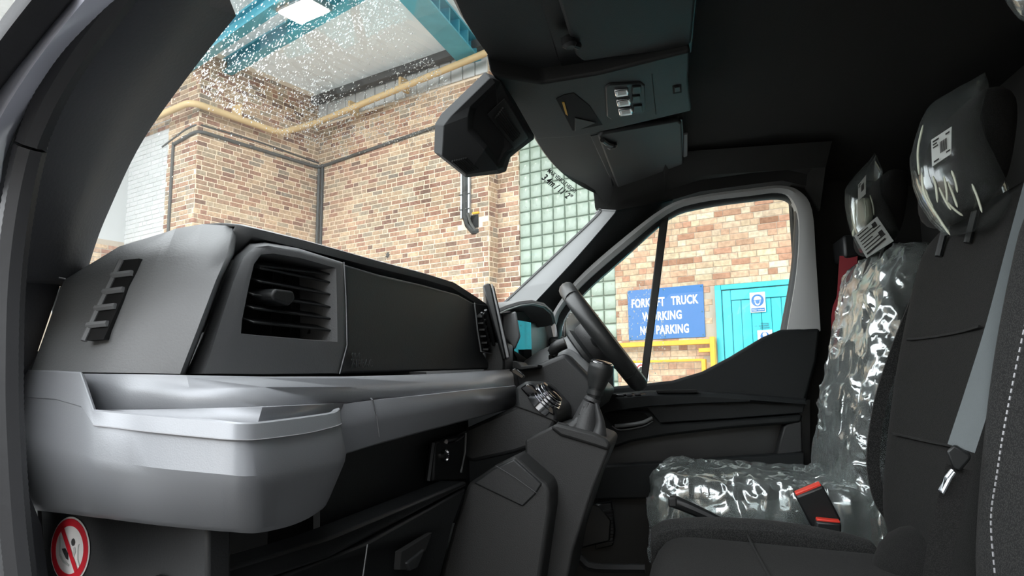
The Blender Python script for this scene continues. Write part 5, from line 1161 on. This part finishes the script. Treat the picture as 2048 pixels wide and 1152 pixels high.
def buckle(lab, c, up_, s=1.0):
    t_ = empty('belt_buckle', c, label=lab, cat='buckle'); u_ = V(up_).normalized(); side = V((.86, -.1, .5)).normalized(); side = (side - u_ * side.dot(u_)).normalized(); f_ = u_.cross(side)
    b = MB(); b.box(c, .046 * s, .060 * s, .026 * s, (side, u_, f_)); b.build('buckle_body', 'gloss_black' if 0 else 'black_plastic', t_, bevel=.004)
    b = MB(); b.box(c + u_ * .0305 * s, .042 * s, .006 * s, .016 * s, (side, u_, f_)); b.build('release_button', 'red_button', t_, bevel=.0015)
    ribbon('buckle_strap', [c - u_ * .028 * s, c - u_ * .06 * s, c - u_ * .10 * s + V((0, 0, -.03))], .026 * s, 'black_plastic', t_, wdir=f_)
buckle('black belt buckle with red button standing between the seats', P(1634, 1013, Y=1.56), V((-.42, -.1, .9)), 1.25)
buckle('low belt buckle, its red button just above the bench edge', P(1655, 1072, Y=1.535), V((.05, -.1, .9)), 1.0)
hbk = empty('handbrake', P(1400, 1030, Y=1.64), label='black handbrake lever beside the wrapped driver seat', cat='handbrake')
b = MB(); b.tube([P(x, y, Y=1.63) for x, y in ((1338, 1000), (1352, 1004), (1385, 1018), (1425, 1036), (1480, 1062))], [.010, .014, .013, .011, .010], 10); b.build('grip', 'black_plastic', hbk)
b = MB(); b.box(P(1470, 1062, Y=1.63) + V((0, 0, -.18)), .12, .04, .36); b.build('brake_base', 'void', hbk, bevel=.004)
b = MB(); b.box(P(1345, 1004, Y=1.622), .018, .016, .02); b.build('release_knob', 'dash_dark', hbk, bevel=.003)
rbt = empty('seat_belt', V((.66, 2.33, 1.95)), label='dark red belt strap behind the driver seat', cat='seat belt')
ribbon('webbing', [P(x, y, Y=2.27) for x, y in ((1697, 512), (1695, 540), (1692, 590), (1684, 700))] + [V((.60, 2.28, .84))], .05, 'red_webbing', rbt, wdir=(.35, .9, 0))
b = MB(); b.box(P(1697, 500, Y=2.33), .06, .14, .07); b.build('belt_anchor', 'black_plastic', rbt, bevel=.008)
gs = empty('belt_strap', P(1940, 100, X=.80), label='dull grey strap along the top of the bulkhead', cat='strap')
ribbon('upper_strap', [P(x, y, X=.80) for x, y in ((2030, -12), (1935, 106), (1868, 190))], .035, 'dark_webbing', gs, wdir=(1, 0, 0)); ribbon('lower_strap', [P(x, y, X=.79) for x, y in ((1826, 232), (1800, 275), (1776, 335))], .035, 'dark_webbing', gs, wdir=(1, 0, 0))
b = MB(); b.tube([P(x, y, X=.785) for x, y in ((1842, 205), (1838, 222), (1850, 238), (1866, 226), (1868, 205), (1850, 198))], .006, 6); b.build('strap_guide', 'black_plastic', gs)
rk = empty('bulkhead_rail', P(1780, 150, X=.76), label='black moulded rail with two pale marks on the bulkhead', cat='rail')
b = MB(); b.prism([P(x, y, X=.77) for x, y in ((1870, -40), (1795, 85), (1722, 195), (1696, 300), (1748, 318), (1775, 240), (1810, 190), (1965, -40))], V((.06, 0, 0))); b.build('rail_body', 'headliner', rk, bevel=.008, seg=3)
for (x, y) in ((1790, 131), (1766, 169)): b = MB(); b.box(P(x, y, X=.766), .006, .022, .016); b.build('pale_mark', 'mortar_grey', rk, bevel=.003)
b = MB(); b.tube([P(x, y, X=.765) for x, y in ((1845, 0), (1790, 95), (1722, 198), (1698, 300))], .003, 5); b.build('rail_highlight', 'dash_dark', rk)  # highlights on the rail's borders, put in as lighter tubes
b = MB(); b.tube([P(x, y, X=.765) for x, y in ((1945, 0), (1865, 125), (1805, 192), (1772, 250), (1750, 315))], .003, 5); b.build('rail_highlight', 'dash_dark', rk)
# footwell side: pedals rest and sill line
fr = empty('foot_rest', P(1200, 1050, Y=2.0), label='dark ribbed footrest and sill under the driver door', cat='footrest')
b = MB(); b.tube(smooth_path([P(x, y, Y=1.9) for x, y in ((1148, 1100), (1165, 1122), (1190, 1135), (1290, 1137))], 4), .012, 6); b.build('sill_edge', 'dash_dark', fr)
b = MB(); b.prism([P(x, y, Y=2.05) for x, y in ((1165, 1000), (1200, 1010), (1225, 1040), (1222, 1085), (1160, 1100))], V((-.05, .05, 0))); b.build('footrest_pad', 'black_plastic', fr, bevel=.008)
# front bulkhead closing the dash from the engine side
fw = MB(); fw.box((-.80, 1.48, 1.15), .04, 1.75, .80); fw.box((-.62, 1.75, .95), .3, 1.2, .2); fwo = fw.build('wall_front', 'void', smooth=False, kind='structure', label='black front bulkhead behind the dashboard')
bg3 = bag('headrest_bag', 'corner of a plastic bag at the top right edge of the view', [(2018, 2), (2026, -20), (2070, -60), (2120, 20), (2080, 60), (2046, 46), (2030, 26)], .72, .86, 6)

for o_ in bpy.data.objects:
    if o_.parent is None and o_.get('category'):
        g_ = {'headrest_bag': 'plastic bags on the head restraints', 'paper_label': 'paper labels on the plastic bags', 'sun_visor': 'sun visors', 'belt_buckle': 'belt buckles between the seats', 'electric_conduit': 'conduits on the brick walls', 'safety_sign': 'safety signs on the turquoise door', 'roof_beam': 'turquoise roof beams', 'seat_belt': 'seat belts in the cab'}.get(o_.name.split('.')[0])
        if g_: o_['group'] = g_
